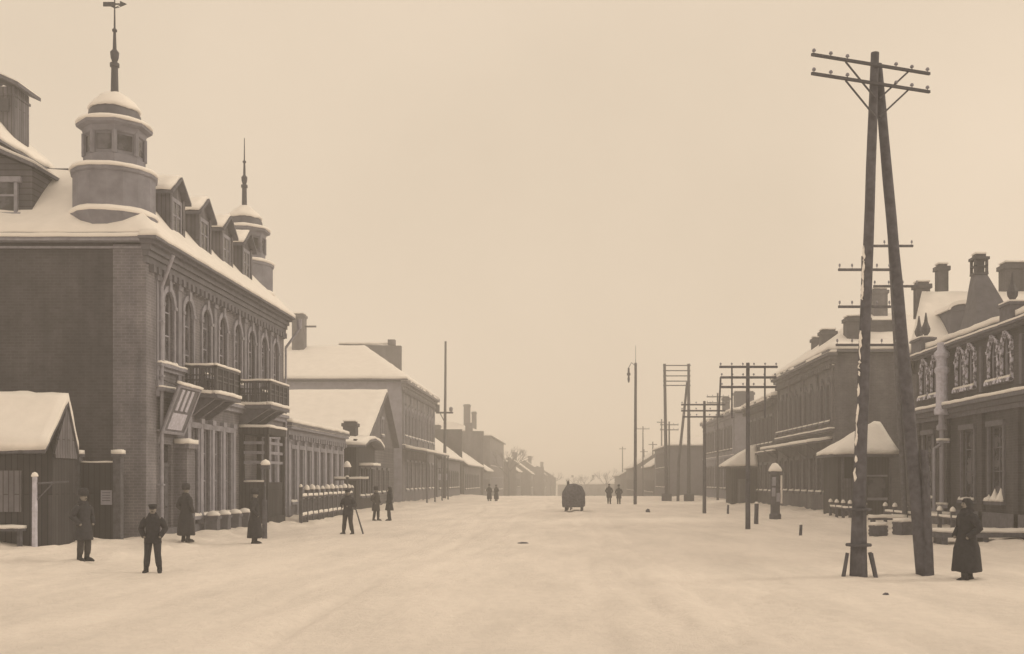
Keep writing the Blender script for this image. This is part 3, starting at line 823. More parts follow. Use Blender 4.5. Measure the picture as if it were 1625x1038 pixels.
# F: two-storey hip-roofed house
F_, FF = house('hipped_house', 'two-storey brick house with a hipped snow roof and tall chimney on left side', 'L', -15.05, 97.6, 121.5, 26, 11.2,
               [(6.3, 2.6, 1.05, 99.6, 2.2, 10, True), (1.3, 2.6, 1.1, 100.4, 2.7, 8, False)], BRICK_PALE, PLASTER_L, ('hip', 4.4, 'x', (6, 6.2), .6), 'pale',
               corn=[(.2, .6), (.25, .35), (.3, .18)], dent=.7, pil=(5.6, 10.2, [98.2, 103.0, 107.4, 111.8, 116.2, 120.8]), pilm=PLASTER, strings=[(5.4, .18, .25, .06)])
chimney(F_, -27.0, 108, 14.6, 18.9, 1.2, 1.2)
MB().box(-26.4, -25.3, 107.8, 108.1, 17.6, 17.75).build('chimney_bracket', IRON, F_, root=F_)
fw = MB().hexa([(-26, 121.9, 11.2), (-18.9, 121.9, 11.2), (-18.9, 122.5, 11.2), (-26, 122.5, 11.2), (-26, 121.9, 17.7), (-18.9, 121.9, 17.5), (-18.9, 122.5, 17.5), (-26, 122.5, 17.7)])
fw.box(-20.4, -19.6, 121.8, 122.6, 17.6, 18.2)
fo = fw.build('fire_wall', BRICK_MID, F_, root=F_)
MB().box(-26, -20.5, 121.85, 122.55, 17.72, 17.86).soften(.5, .04, 2).build('snow', SNOW, fo, smooth=True, root=F_)
aw = MB()
aw.hexa([FF.p(98, .0, 5.0), FF.p(117, .0, 5.0), FF.p(117, 2.2, 4.75), FF.p(98, 2.2, 4.75), FF.p(98, .0, 5.2), FF.p(117, .0, 5.2), FF.p(117, 2.2, 4.85), FF.p(98, 2.2, 4.85)])
for s in (99, 105, 111, 116.5): aw.tube(FF.p(s, 2.1, 0), FF.p(s, 2.1, 4.8), .08)
ao = aw.build('canopy', TIN, F_, root=F_)
MB().hexa([FF.p(98, .26, 5.165), FF.p(117, .26, 5.165), FF.p(117, 2.2, 4.855), FF.p(98, 2.2, 4.855), FF.p(98, .26, 5.4), FF.p(117, .26, 5.4), FF.p(117, 2.2, 5.05), FF.p(98, 2.2, 5.05)]).soften(.7, .05).build('snow', SNOW, ao, smooth=True, root=F_)
t = thing('hanging_sign', 'small white signboard hanging at the far end of the left shop canopy', 'sign', (-14.1, 121.8, 2.2))
MB().box(-.5, .5, -.04, .04, 0, .75).build('board', WHITE, t)
MB().box(-.55, .55, -.06, .06, .753, .83).tube((-.4, 0, .83), (-.4, 0, 1.3), .02).tube((.4, 0, .83), (.4, 0, 1.3), .02).box(-.95, .55, -.03, .03, 1.3, 1.36).build('bracket', IRON, t)

G = 'low snow-roofed houses farther down the left side'
G1, FG1 = house('low_house', 'low house with a street-facing snow slope just past the hipped house', 'L', -15.0, 124, 150, 11, 4.7,
                [(1.2, 2.0, 1.0, 126, 2.6, 9, False)], PLASTER_D, PLANK_P, ('gable', 4.4, 'y', .5, .6), 'dark', G, base=-2)
chimney(G1, -19.5, 133, 8, 11.4, 1.1); chimney(G1, -20.5, 141, 8, 11.0, .9)
G2, FG2 = house('low_house', 'second low snow-roofed house in the left row with a dark fire wall', 'L', -14.7, 153, 182, 11, 4.2,
                [(.9, 2.0, 1.0, 155, 2.8, 9, False)], BRICK_MID, BRICK_DARK, ('gable', 4.0, 'y', .5, .6), 'dark', G, base=-4)
MB().box(-25.5, -14.9, 151.7, 152.3, -3, 9.4).build('fire_wall', BRICK_DARK, G2, root=G2)
chimney(G2, -19.4, 160, 7.5, 10.4, 1.0); chimney(G2, -19.0, 172, 7.5, 10.0, 1.0)
H_, FH = house('brick_house', 'distant two-storey brick block with flat snowy top on the left', 'L', -14.8, 205, 250, 18, 10.5,
               [(5.0, 2.4, 1.2, 208, 3.2, 12, False), (.2, 2.4, 1.2, 208, 3.2, 12, False)], BRICK_MID, BRICK_MID, ('hip', 3.2, 'y', 7, .5), 'pale', base=-6)
chimney(H_, -19.6, 210, 10, 17.0, 1.25); chimney(H_, -18.4, 212, 10, 15.7, .9); chimney(H_, -19, 238, 10, 12.6, 1.2)
G3, _ = house('low_house', 'third low house of the left row standing before the distant brick block', 'L', -14.4, 184.5, 202, 10, 3.6,
              [(.4, 1.8, 1.0, 187, 2.7, 5, False)], PLANK_P, PLANK_P, ('gable', 3.6, 'y', .5, .6), 'dark', G, base=-4)
o = MB().box(-25, -14.3, 183.2, 183.9, -4, 10.6).box(-17.4, -16.2, 183.0, 184.1, 10.6, 12.0).build('fire_wall', BRICK_MID, G3, root=G3)
MB().box(-25, -17.5, 183.15, 183.95, 10.603, 10.85).soften(.6, .05).build('snow', SNOW, o, smooth=True, root=G3)
for xf, ya, yb, ze, ro, dp, wm, lab in ((-12.0, 254, 278, 4.0, 4.6, 12, PLANK_P, 'gabled far house of the left row, first past the brick block'),
                                        (-9.6, 282, 304, 3.6, 4.6, 12, BRICK_MID, 'second far house of the left row past the brick block'),
                                        (-6.6, 310, 334, 3.4, 4.4, 12, PLANK_P, 'third far house past the brick block, nearly lost in haze'),
                                        (-3.8, 342, 368, 2.6, 4.0, 12, PLANK_P, 'last house of the left row, faintest in the haze')):
    hh, _ = house('low_house', lab, 'L', xf, ya, yb, dp, ze, [(ze - 3.4, 1.8, 1.1, ya + 2.5, 3.2, int((yb - ya - 3) / 3.2), False)], wm, wm, ('gable', ro, 'y', .5, .5), 'dark', G, base=-8)
    chimney(hh, xf - 4.4, ya + 6, ze + ro - .8, ze + ro + 1.5, 1.0)
    if ya in (254, 310): MB().box(xf - 10, xf - .1, ya - .9, ya - .2, -8, ze + 2.6).build('fire_wall', BRICK_MID, hh, root=hh)
# ------------------------------------------------------------------ right side
def right_near():
    x, ya, yb = 17.1, 33.0, 52.4
    root = thing('ornate_house', 'ornate dark house with arched white window trim, finials and steep tent roof', 'house', (22, 43, 0))
    Wf = Frame('W', x)
    low = [35.2, 38.4, 42.6, 45.6, 50.6]
    up = [33.9, 35.1, 37.6, 38.8, 41.6, 42.9, 45.3, 46.5, 49.7, 51.2]
    holes = [hole(s, 1.35, 1.35, 3.0) for s in low] + [hole(s, 6.15, .8, 1.65) for s in up]
    MB().wall(Wf, ya, yb, -.4, 8.2, holes).build('wall', BRICK_DARKEST, root, root=root)
    b = MB(); b.face([(x, yb, -.4), (31, yb, -.4), (31, yb, 8.2), (x, yb, 8.2)]); b.face([(x, ya, -.4), (31, ya, -.4), (31, ya, 8.2), (x, ya, 8.2)])
    b.face([(31, ya, -.4), (31, yb, -.4), (31, yb, 8.2), (31, ya, 8.2)])
    b.build('side_wall', BRICK_DARKEST, root, root=root)
    for s in low:
        w = window(root, Wf, s, 1.35, 1.35, 3.0, False, 'dark')
        for q, hh in ((-.62, .34), (-.02, .48), (.58, .52)) if s == 42.6 else ():       # drifted heaps on the sill
            hh *= .45 + .6 * abs(math.sin(s * 1.3 + q * 4)); MB().lathe([(.24, .0), (.2, .1), (.07, hh * .7), (.01, hh)], (q, -.22, .02), 8).soften(.15, .03, 4).build('snow_heap', SNOW, w, smooth=True)
    for s in up: window(root, Wf, s, 6.15, .8, 1.65, True, 'white')
    cornice(root, Wf, ya, yb, 5.5, [(.16, .55), (.2, .3), (.2, .15)], TRIM_D, dent=0, near=False, name='string_course', snow=.13)
    cornice(root, Wf, ya, yb, 8.2, [(.1, .42), (.1, .25)], TRIM_D, near=False, snow=.08)
    for s in (36.35, 40.2, 44.1, 48.9):
        MB().fbox(Wf, s - .12, s + .12, .0, .1, 5.82, 7.7).build('pilaster', TRIM_D, root, root=root)
    for s in [33.6, 37, 40.5, 44, 48.0, 51.9]:
        MB().fbox(Wf, s - .2, s + .2, .0, .14, .2, 5.15).build('pilaster', BRICK_DARKEST, root, root=root)
    MB().fbox(Wf, ya, yb, 0, .14, -.4, .9).build('plinth', TRIM_D, root, root=root)
    # parapet pedestals with finials, low ornamental arches between
    for k, s in enumerate((35.8, 38.4, 41.0, 51.4)):
        w = .5 if k < 3 else .75
        o = MB().fbox(Wf, s - w, s + w, -.3, .35, 8.29, 8.85).fbox(Wf, s - w - .08, s + w + .08, -.36, .42, 8.85, 8.95).build('pedestal', TRIM_D, root, root=root)
        for ds in ((0,) if k < 3 else (-.5, .5)):
            MB().lathe([(.12, 0), (.08, .12), (.2, .3), (.22, .45), (.1, .75), (.03, 1.2)], Wf.p(s + ds, .05, 8.95), 8).build('finial', IRON, o, root=root)
        MB().fbox(Wf, s - w - .05, s + w + .05, -.2, .38, 8.953, 9.03).soften(.3, .03, 2).build('snow', SNOW, o, smooth=True, root=root)
    # main snow roof behind the parapet and high hipped rear roof
    roof(root, ([(16.9, ya, 8.4), (16.9, yb, 8.4), (24, yb, 10.4), (24, ya, 10.4), (31, yb, 8.4), (31, ya, 8.4)], [[0, 3, 2, 1], [3, 5, 4, 2]]), .25)
    w = MB()
    w.loft([[(17.3, 52.41, z), (33, 52.41, z), (33, 61.6, z), (20.1, 61.6, z)] for z in (-.4, 8.35)])
    w.build('rear_wing', BRICK_DARKEST, root, root=root)
    roof(root, ([(16.9, 53.0, 8.45), (33, 53.0, 8.45), (33, 62, 8.45), (20.0, 62, 8.45), (19.05, 57.6, 12.1), (33, 57.6, 12.1)],
                [[0, 1, 5, 4], [1, 2, 5], [2, 3, 4, 5], [3, 0, 4]]), .25, name='rear_roof')
    chimney(root, 20.35, 58.2, 11.4, 13.9, .55, mat=BRICK_DARK)
    chimney(root, 19.3, 58.3, 11.0, 12.95, .72, .6, mat=BRICK_DARK)
    chimney(root, 24.9, 58.4, 12.0, 14.0, 2.4, .9, mat=BRICK_DARK)
    # dormer with an arched shutter
    b = MB(); n = 8
    prof = [(19.28, 9.2), (20.6, 9.2), (20.6, 10.75)] + [(19.94 + .66 * math.cos(a), 10.75 + .28 * math.sin(a)) for a in (math.pi * i / n for i in range(1, n))] + [(19.28, 10.75)]
    b.loft([[(px, 53.9, pz) for px, pz in prof], [(px, 57.0, pz) for px, pz in prof]])
    o = b.build('dormer', PLASTER_D, root, root=root)
    b = MB(); N = 8
    for i in range(N):
        a0, a1 = math.pi * i / N, math.pi * (i + 1) / N
        q = []
        for yy in (53.75, 57.0):
            for rr, hh, aa in ((.70, .30, a0), (.84, .50, a0), (.84, .50, a1), (.70, .30, a1)): q.append((19.94 + rr * math.cos(aa), yy, 10.76 + hh * math.sin(aa)))
        b.hexa(q)
    b.build('snow', SNOW, o, root=root)
    MB().box(19.4, 20.5, 53.84, 53.89, 9.5, 9.62).box(19.4, 20.5, 53.84, 53.89, 10.7, 10.76).build('shutter_bar', TRIM_D, o, root=root)
    # steep tent roof with an iron lantern
    cx, cy = 17.92, 46.6
    b = MB().box(17.55, 19.25, cy - .85, cy + .85, 8.3, 8.75)
    b.loft([[(xa, cy - h, z), (xb, cy - h, z), (xb, cy + h, z), (xa, cy + h, z)] for xa, xb, h, z in ((17.42, 19.4, 1.0, 8.75), (17.55, 18.85, .7, 9.6), (17.62, 18.4, .42, 10.6), (17.66, 18.18, .26, 11.1))])
    o = b.build('tent_roof', TIN, root, root=root)
    b = MB().box(cx - .3, cx + .3, cy - .3, cy + .3, 11.1, 11.2).box(cx - .34, cx + .34, cy - .34, cy + .34, 11.75, 11.87).box(cx - .22, cx + .22, cy - .22, cy + .22, 11.87, 12.0)
    for q in ((-1, -1), (1, -1), (1, 1), (-1, 1)): b.box(cx + q[0] * .24 - .05, cx + q[0] * .24 + .05, cy + q[1] * .24 - .05, cy + q[1] * .24 + .05, 11.2, 11.75)
    b.box(cx - .17, cx + .17, cy - .17, cy + .17, 11.2, 11.75).box(cx - .29, cx + .29, cy - .29, cy + .29, 11.45, 11.5)
    b.build('iron_lantern', IRON, o, root=root)
    MB().box(cx - .24, cx + .24, cy - .24, cy + .24, 12.003, 12.08).build('snow', SNOW, o, root=root)
    # stout whitewashed rainwater column with its two lower pipes
    cx, cy = x - .45, 47.6
    b = MB().lathe([(.3, 5.1), (.34, 5.15), (.34, 5.35), (.26, 5.45), (.25, 6.9), (.32, 7.0), (.32, 7.15), (.24, 7.25), (.22, 7.6), (.34, 7.7), (.34, 7.85), (.2, 8.0), (.2, 8.3)], (cx, cy, 0), 12)
    o = b.build('rainwater_column', WHITE, root, root=root)
    b = MB().lathe([(.18, 4.4), (.24, 4.45), (.24, 4.6), (.15, 4.7), (.15, 5.1)], (cx, cy, 0), 10)
    b.tube((cx, cy, 4.4), (cx, cy, .6), .1, n=10).chain([(cx, cy, 3.9), (cx - .1, cy - .05, 3.75), (cx - .38, cy - .1, 3.6), (cx - .38, cy - .1, .8)], [.07, .07, .07, .07])
    b.box(cx - .2, cx + .3, cy - .12, cy + .12, 3.85, 3.95).box(cx - .16, cx + .2, cy - .16, cy + .16, .95, 1.1)
    b.build('drainpipe', PLASTER_L, o, root=root)
    MB().box(cx - .2, cx + .32, cy - .14, cy + .14, 3.953, 4.05).box(cx - .2, cx + .22, cy - .18, cy + .18, 1.103, 1.2).soften(.15, .02, 3).build('snow', SNOW, o, smooth=True, root=root)
right_near()

# porch building between
def side_porch():
    root = thing('porch_shed', 'dark shed with a bright hipped snow roof between ornate house and long brick house', 'shed', (16.9, 63, 0))
    MB().box(15.5, 18.5, 61.3, 64.8, -.4, 3.6).build('wall', PLANK, root, root=root)
    roof(root, ([(15.1, 60.7, 3.65), (18.8, 60.7, 3.65), (18.8, 65, 3.65), (15.1, 65, 3.65), (18.0, 62.8, 5.45), (18.35, 62.8, 5.45)], [[0, 1, 5, 4], [1, 2, 5], [2, 3, 4, 5], [3, 0, 4]]), .2, WOOD, .5)
    for xx in (15.7, 17.0, 18.4):
        MB().box(xx - .06, xx + .06, 60.95, 61.1, -.2, 3.5).build('post', WOOD, root, root=root)
    b = MB().box(15.8, 16.6, 61.24, 61.3, .1, 2.3).build('door', PLANK_P, root, root=root)
    o = MB().box(17.2, 18.2, 61.24, 61.295, 1.2, 2.4).build('window', GLASS, root, root=root)
    MB().box(17.1, 18.3, 61.15, 61.29, 1.05, 1.2).box(17.1, 18.3, 61.18, 61.29, 2.4, 2.5).build('frame', TRIM, o, root=root)
side_porch()
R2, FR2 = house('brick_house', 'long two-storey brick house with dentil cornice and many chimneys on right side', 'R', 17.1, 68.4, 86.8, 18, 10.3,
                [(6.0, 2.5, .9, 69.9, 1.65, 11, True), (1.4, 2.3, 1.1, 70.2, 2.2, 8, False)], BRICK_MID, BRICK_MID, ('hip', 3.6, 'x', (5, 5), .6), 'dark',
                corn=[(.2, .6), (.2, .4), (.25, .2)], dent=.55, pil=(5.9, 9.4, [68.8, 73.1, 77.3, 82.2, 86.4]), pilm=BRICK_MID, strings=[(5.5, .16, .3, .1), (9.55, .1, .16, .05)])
chimney(R2, 19.0, 70.3, 11.0, 12.9, 1.5, 1.0, mat=BRICK_DARK); chimney(R2, 20.6, 72.0, 11.6, 12.9, 2.6, .5, mat=BRICK_DARK, crown=False)
chimney(R2, 22.4, 77, 13.2, 15.9, 1.0, mat=BRICK_MID); chimney(R2, 18.6, 76.5, 10.8, 12.9, 1.0, mat=BRICK_DARK)
chimney(R2, 18.7, 80.5, 10.8, 12.9, .6, mat=BRICK_DARK)
aw = MB(); F = FR2
aw.hexa([F.p(69, 0, 4.75), F.p(86, 0, 4.75), F.p(86, 1.6, 4.55), F.p(69, 1.6, 4.55), F.p(69, 0, 4.87), F.p(86, 0, 4.87), F.p(86, 1.6, 4.65), F.p(69, 1.6, 4.65)])
for s in (70, 75, 80, 85): aw.tube(F.p(s, .02, 3.6), F.p(s, 1.5, 4.55), .035)
ao = aw.build('canopy', TIN, R2, root=R2)
MB().hexa([F.p(69, .02, 4.875), F.p(86, .02, 4.875), F.p(86, 1.6, 4.655), F.p(69, 1.6, 4.655), F.p(69, .02, 5.05), F.p(86, .02, 5.05), F.p(86, 1.6, 4.83), F.p(69, 1.6, 4.83)]).soften(.5, .05).build('snow', SNOW, ao, smooth=True, root=R2)
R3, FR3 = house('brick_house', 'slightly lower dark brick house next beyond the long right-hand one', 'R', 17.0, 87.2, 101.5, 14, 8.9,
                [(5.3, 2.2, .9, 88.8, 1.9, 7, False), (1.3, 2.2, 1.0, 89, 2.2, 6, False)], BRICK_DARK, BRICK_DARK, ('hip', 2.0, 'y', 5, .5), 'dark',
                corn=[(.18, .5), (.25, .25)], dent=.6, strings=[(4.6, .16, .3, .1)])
chimney(R3, 20, 92, 10, 12.2, 1.0); chimney(R3, 21, 98, 10, 12.4, 1.2)
t = thing('entrance_porch', 'far entrance porch with a wedge of snow roof on the right pavement', 'porch', (16, 95, 0))
MB().box(14.6, 16.95, 95.5, 98.5, -.3, 3.4).build('wall', PLANK, t, root=t)
roof(t, ([(14.0, 94.8, 3.4), (16.9, 94.8, 3.4), (16.9, 99, 3.4), (14.0, 99, 3.4), (16.9, 95.6, 5.2), (16.9, 98.4, 5.2)], [[0, 1, 4], [0, 4, 5, 3], [3, 5, 2]]), .2, WOOD, .5)
MB().box(15.2, 16.2, 95.42, 95.49, 0, 2.3).build('door', PLANK_P, t, root=t)
R4, FR4 = house('plaster_house', 'paler two-storey plaster house with a chimney block, far on the right', 'R', 17.1, 109.4, 134, 13, 9.1,
                [(5.4, 2.3, 1.0, 111, 2.3, 10, False), (1.3, 2.3, 1.0, 111, 2.3, 10, False)], PLASTER, PLASTER_L, ('hip', 1.6, 'y', 5, .5), 'dark',
                corn=[(.18, .5), (.25, .25)], strings=[(4.8, .14, .2, .05)], base=-1, pil=(1, 8.2, [109.9, 116.5, 123.5, 133.6]), pilm=PLASTER_L)
chimney(R4, 18.8, 114, 9.6, 11.6, 2.0, 1.2, mat=PLASTER_D); chimney(R4, 18.4, 124, 9.6, 11.8, .8)
R5, FR5 = house('gabled_house', 'far plain house with a tall blank end wall beyond the paired poles', 'R', 13.4, 142, 164, 12, 6.6,
                [(1.2, 2.0, 1.0, 144, 2.6, 7, False), (3.9, 2.0, 1.0, 144, 2.6, 7, False)], PLASTER_D, PLASTER_D, ('hip', 1.6, 'y', 6, .3), 'dark', base=-3)
GR = 'low houses far along the right side'
for i, (xf, ya, yb, ze, dp, wm, lab) in enumerate([
        (14.0, 172, 196, 4.2, 10, PLANK_P, 'nearest of the low far houses on the right'),
        (13.0, 205, 235, 4.4, 11, BRICK_MID, 'far right brick house of one storey behind the paired poles'),
        (12.4, 246, 280, 3.0, 11, PLANK_P, 'farthest low house on the right near the end of the street')]):
    house('low_house', lab, 'R', xf, ya, yb, dp, ze, [(.2 if i < 2 else -.8, 1.8, 1.0, ya + 2, 3, int((yb - ya - 3) / 3), False)], wm, wm, ('gable', 3.6, 'y', .5, .5), 'dark', GR, base=-7)
GE = 'small far houses closing the end of the street'
for i, (px, Y, w, ze, ro, lab) in enumerate([(1, 392, 9, .4, 2.4, 'small house across the street end beyond the sleigh'),
                                    (8, 365, 10, .6, 2.2, 'small house across the street end behind the walking pair'), (18, 350, 10, .8, 2.6, 'small house across the street end at the right')]):
    r_ = thing('low_house', lab, 'house', (px, Y, 0), 0, GE)
    MB().box(px - w / 2, px + w / 2, Y, Y + 8, -8, ze).build('wall', PLANK_P, r_, root=r_)
    roof(r_, hip(px - w / 2 - .5, px + w / 2 + .5, Y - .5, Y + 8.5, ze + .15, ro, 'x', 2), .2, sub=2)
    for q in (-.28, 0, .28): MB().box(px + w * q - .5, px + w * q + .5, Y - .05, Y - .005, ze - 2.4, ze - .9).build('window', GLASS, r_, root=r_)
    chimney(r_, px + 1, Y + 4.4, ze + ro - .3, ze + ro + 1.2, .8)

# far bare trees
def tree(x, y, h, label, group, seed):
    rnd = random.Random(seed)
    z0 = gz(x, y)
    root = thing('bare_tree', label, 'tree', (x, y, z0), 0, group)
    tr, cr = MB(), MB()
    tr.chain([(0, 0, -.3), (.05, 0, h * .2), (-.05, .05, h * .45)], [h * .028, h * .022, h * .016], 8)
    def grow(p, d, L, r, lev):
        q = p + d * L
        cr.tube(p, q, r, r * .6, 4 if lev else 5)
        if lev >= 5: return
        for k in range(3):
            nd = (d + Vector((rnd.uniform(-1, 1), rnd.uniform(-1, 1), rnd.uniform(-.35, .8))) * .62).normalized()
            grow(p.lerp(q, rnd.uniform(.65, 1)), nd, L * rnd.uniform(.62, .85), r * .58, lev + 1)
    for k in range(4):
        a = k * 1.6 + rnd.uniform(-.3, .3)
        grow(Vector((-.05, .05, h * rnd.uniform(.3, .45))), Vector((math.cos(a) * .7, math.sin(a) * .7, .8)).normalized(), h * .2, h * .012, 1)
    tr.build('trunk', BARK, root); cr.build('crown', BARK, root)
TG = 'bare winter trees far down the street'
tree(-11.5, 212, 11.5, 'tall bare tree with dense twigs before the distant left brick block', TG, 1)
for i, (x, y, h, lab) in enumerate([(2, 345, 8.5, 'bare tree at the middle of the street end'),
                                    (5.6, 330, 9, 'bare tree beyond the walking pair at the street end'), (11, 300, 9.5, 'bare tree by the farthest right low house'), (-4.6, 306, 8.5, 'bare tree by the faint last houses of the left row')]):
    tree(x, y, h, lab, TG, 10 + i)

# ------------------------------------------------------------------ poles
def insulator(parent, p, up=.2, name='insulator'):
    x, y, z = p
    MB().tube((x, y, z), (x, y, z + up * .5), .012, n=5).lathe([(.03, up * .4), (.045, up * .5), (.045, up * .75), (.03, up), (.008, up + .01)], (x, y, z), 7).build(name, INSUL, parent)

def crossarm(root, c, L, ang, n=6, h=.1, skip=.18, mat=None, ins=.2):
    c = Vector(c); d = Vector((math.cos(ang), math.sin(ang), 0))
    q = Vector((-d.y, d.x, 0)) * (h / 2)
    a, b_ = c - d * L / 2, c + d * L / 2
    u = Vector((0, 0, h / 2))
    o = MB().hexa([a - q - u, b_ - q - u, b_ + q - u, a + q - u, a - q + u, b_ - q + u, b_ + q + u, a + q + u]).build('crossarm', mat or WOOD, root)
    for k in range(n):
        t = -L / 2 + .06 + (L - .12) * k / (n - 1)
        if abs(t) < skip: continue
        p = c + d * t
        insulator(o, (p.x, p.y, p.z + h / 2), ins)
    return o

def big_pole():
    root = thing('telegraph_pole', 'tall nearest A-shaped telegraph pole with braced crossarms on the right', 'telegraph pole', (7.4, 24.6, 0))
    def L(p): return (p[0] - 7.4, p[1] - 24.6, p[2])
    top = (7.03, 24.45, 11.95)
    b1, b2 = (6.56, 24.35, -.3), (8.3, 24.9, -.3)
    MB().tube(L(b1), L(top), .155, .095, 12, 14, .05).build('leg', WOOD, root, smooth=True)
    MB().tube(L(b2), L((7.13, 24.6, 11.75)), .165, .10, 12, 14, .05).build('leg', WOOD, root, smooth=True)
    MB().tube(L((6.72, 24.3, -.3)), L((6.68, 24.32, 1.75)), .115, .095, 8, 5, .08).build('stub_post', WOOD, root)
    MB().tube(L((8.38, 24.72, -.3)), L((8.24, 24.72, 2.9)), .11, .09, 8, 5, .08).build('stub_post', WOOD, root)
    for z in (.7, 1.5): MB().lathe([(.29, z), (.3, z + .03), (.29, z + .06)], L((6.62, 24.33, 0)), 12).build('wire_binding', IRON, root)
    ang = math.atan2(1.05, 2.78)
    for z in (11.62, 11.2):
        cc = L((7.04, 24.32, z))
        o = crossarm(root, Vector(cc) - Vector((math.cos(ang), math.sin(ang), 0)) * .14, 3.2, ang, 8, .06, .3, IRON, .1)
        d = Vector((math.cos(ang), math.sin(ang), 0))
        for sg, dz in ((-1, -.75), (1, -.75)):
            p = Vector(cc) + d * sg * .85; q = Vector(cc) + d * sg * .06 + Vector((0, 0, dz))
            MB().tube(p + Vector((0, 0, -.04)), q, .022, n=6).build('brace', IRON, root)
    b = MB()
    rnd = random.Random(4)
    for k in range(34):
        z = rnd.uniform(1.9, 7.6); t = (z + .3) / 12.25
        c = Vector(b1).lerp(Vector(top), t); r = .155 - .06 * t
        h = rnd.uniform(.03, .16)
        q = rnd.uniform(.016, .036)
        MB().chain([L((c.x - r * .93, c.y - .07 + rnd.uniform(-.05, .05), z + h * t_)) for t_ in (-1, -.5, .3, 1)], [.008, q, q * .9, .008], 6).build('snow', SNOW, root, smooth=True)
    for sx, sy in ((.36, -.15), (.42, .12), (-.32, -.05)):
        MB().tube(L((6.6 + sx * 1.15, 24.35 + sy, -.2)), L((6.6 + sx * .75, 24.35 + sy, .55)), .05, .04, 6, 2, .1).build('stake', WOOD, root)
big_pole()

def tele_pole(label, x, y, h, arms, lean=(0, 0), r=.13, group=None, ang=0.0, stays=False, ins=.2):
    root = thing('telegraph_pole', label, 'telegraph pole', (x, y, gz(x, y)), 0, group)
    MB().tube((0, 0, -.4), (lean[0], lean[1], h), r, r * .68, 10, 9, .04).build('post', WOOD, root, smooth=True)
    for z, L, off, n in arms:
        t = z / h
        crossarm(root, (lean[0] * t + off, lean[1] * t - r - .03, z), L, ang, n, .1, .2, None, ins)
    if stays:
        for s in (-.75, .72):
            MB().box(s - .035, s + .035, -r - .14, -r - .085, arms[-1][0] - 1.4, arms[0][0]).build('strap', WOOD, root)
    return root
PG = 'telegraph poles along the right side of the street'
tele_pole('telegraph pole hidden behind left leg of the big A-pole, three crossarms', 12.45, 45, 11.6, [(11.0 - .0, 2.2, 0, 5), (9.45, 2.2, 0, 5), (7.85, 2.6, .1, 5)], group=PG)
tele_pole('telegraph pole behind the right leg of the big A-pole, two crossarms', 15.2, 48, 13.0, [(12.55, 1.95, 0, 4), (10.75, 2.0, .1, 4)], (-.75, 0), group=PG)
p3 = tele_pole('telegraph pole with three wide crossarms joined by vertical straps', 8.1, 48, 7.45, [(7.25, 2.6, 0, 6), (6.78, 2.5, 0, 6), (6.35, 2.5, 0, 6)], r=.12, group=PG, stays=True, ins=.13)
MB().tube((-1.22, 0, 6.8), (-1.3, 0, 5.0), .04).build('stay', WOOD, p3)
tele_pole('slim telegraph pole with three close crossarms left of the wide-armed pole', 9.05, 70.6, 7.4, [(7.15, 2.9, -.1, 7), (6.75, 2.9, -.1, 7), (6.35, 2.7, -.1, 7)], r=.13, group=PG, ins=.14)
tele_pole('far telegraph pole with two crossarms rising over the paler plaster house', 14.9, 106, 10.6, [(10.2, 2.2, 0, 5), (9.6, 2.2, 0, 5)], r=.13, group=PG, ins=.14)
tele_pole('far telegraph pole with two crossarms beside the blank end wall', 12.2, 128, 9.2, [(8.8, 2.2, 0, 5), (8.2, 2.2, 0, 5)], r=.13, group=PG, ins=.14)
tele_pole('farthest telegraph pole with a single crossarm by the far right brick house', 11.9, 168, 11.0, [(10.6, 2.0, 0, 4)], r=.13, group=PG, ins=.14)
def h_pole():
    root = thing('paired_pole', 'twin-legged pole frame with ladder-like crossbars and a diagonal brace', 'telegraph pole', (11.6, 113, gz(11.6, 113)))
    MB().tube((-1.1, 0, -.4), (-1.32, 0, 14.5), .2, .15, 10, 8, .04).build('leg', WOOD, root, smooth=True)
    MB().tube((1.25, 0, -.4), (1.22, 0, 14.5), .2, .15, 10, 8, .04).build('leg', WOOD, root, smooth=True)
    for z in (14.3, 13.75, 13.2, 12.65, 12.2):
        MB().box(-1.5, 1.4, -.3, -.19, z - .05, z + .05).build('crossbar', WOOD, root)
    MB().tube((1.1, .2, 12.6), (.2, .2, 4.2), .13, .15, 8).tube((.2, .2, 4.2), (.1, .2, -.3), .15, .16, 8).build('brace', WOOD, root)
    for sx in (-1.1, 1.25): MB().box(sx - .5, sx + .5, -.45, .45, -.4, .8).build('footing', WOOD, root)
h_pole()
def lamp_pole(label, x, y, h, lean, arm):
    root = thing('lamp_pole', label, 'street lamp', (x, y, gz(x, y)))
    MB().tube((0, 0, -.4), (lean, 0, h), .2 if h > 14 else .16, .12, 10, 9, .03).build('post', WOOD, root, smooth=True)
    if arm == 'arc':
        z = h - 1.2
        MB().chain([(lean, -.1, z + .9), (-.35, -.1, z + 1.2), (-.6, -.1, z + .75)], [.035, .035, .03]).build('arm', IRON, root)
        MB().lathe([(.04, .6), (.09, .55), (.09, .15), (.17, .05), (.17, -.1), (.07, -.14), (.12, -.45), (.06, -.75), (.01, -.78)], (-.6, -.1, z + .15), 10).build('arc_lamp', IRON, root)
        MB().tube((lean, 0, h), (lean, 0, h + 1.6), .025, .015).build('tip_rod', IRON, root)
    else:
        z = arm
        MB().box(-.95, 1.0, -.28, -.16, z - .1, z + .1).tube((-.5, -.2, z), (0, -.2, z - 1), .05).build('bracket', WOOD, root)
        MB().box(-1.15, -.55, -.5, .0, z + .1, z + .9).build('switch_box', PLASTER_D, root)
        MB().lathe([(.05, 0), (.2, .1), (.22, .4), (.1, .55)], (.75, -.2, z + .1), 8).build('lamp', INSUL, root)
    return root
lamp_pole('tall bare pole with hanging arc lamp in the middle distance', 6.25, 98.4, 13.0, .05, 'arc')
lamp_pole('very tall plain pole with a small bracket before the left shops', -13.9, 121.5, 17.8, .12, 9.7)
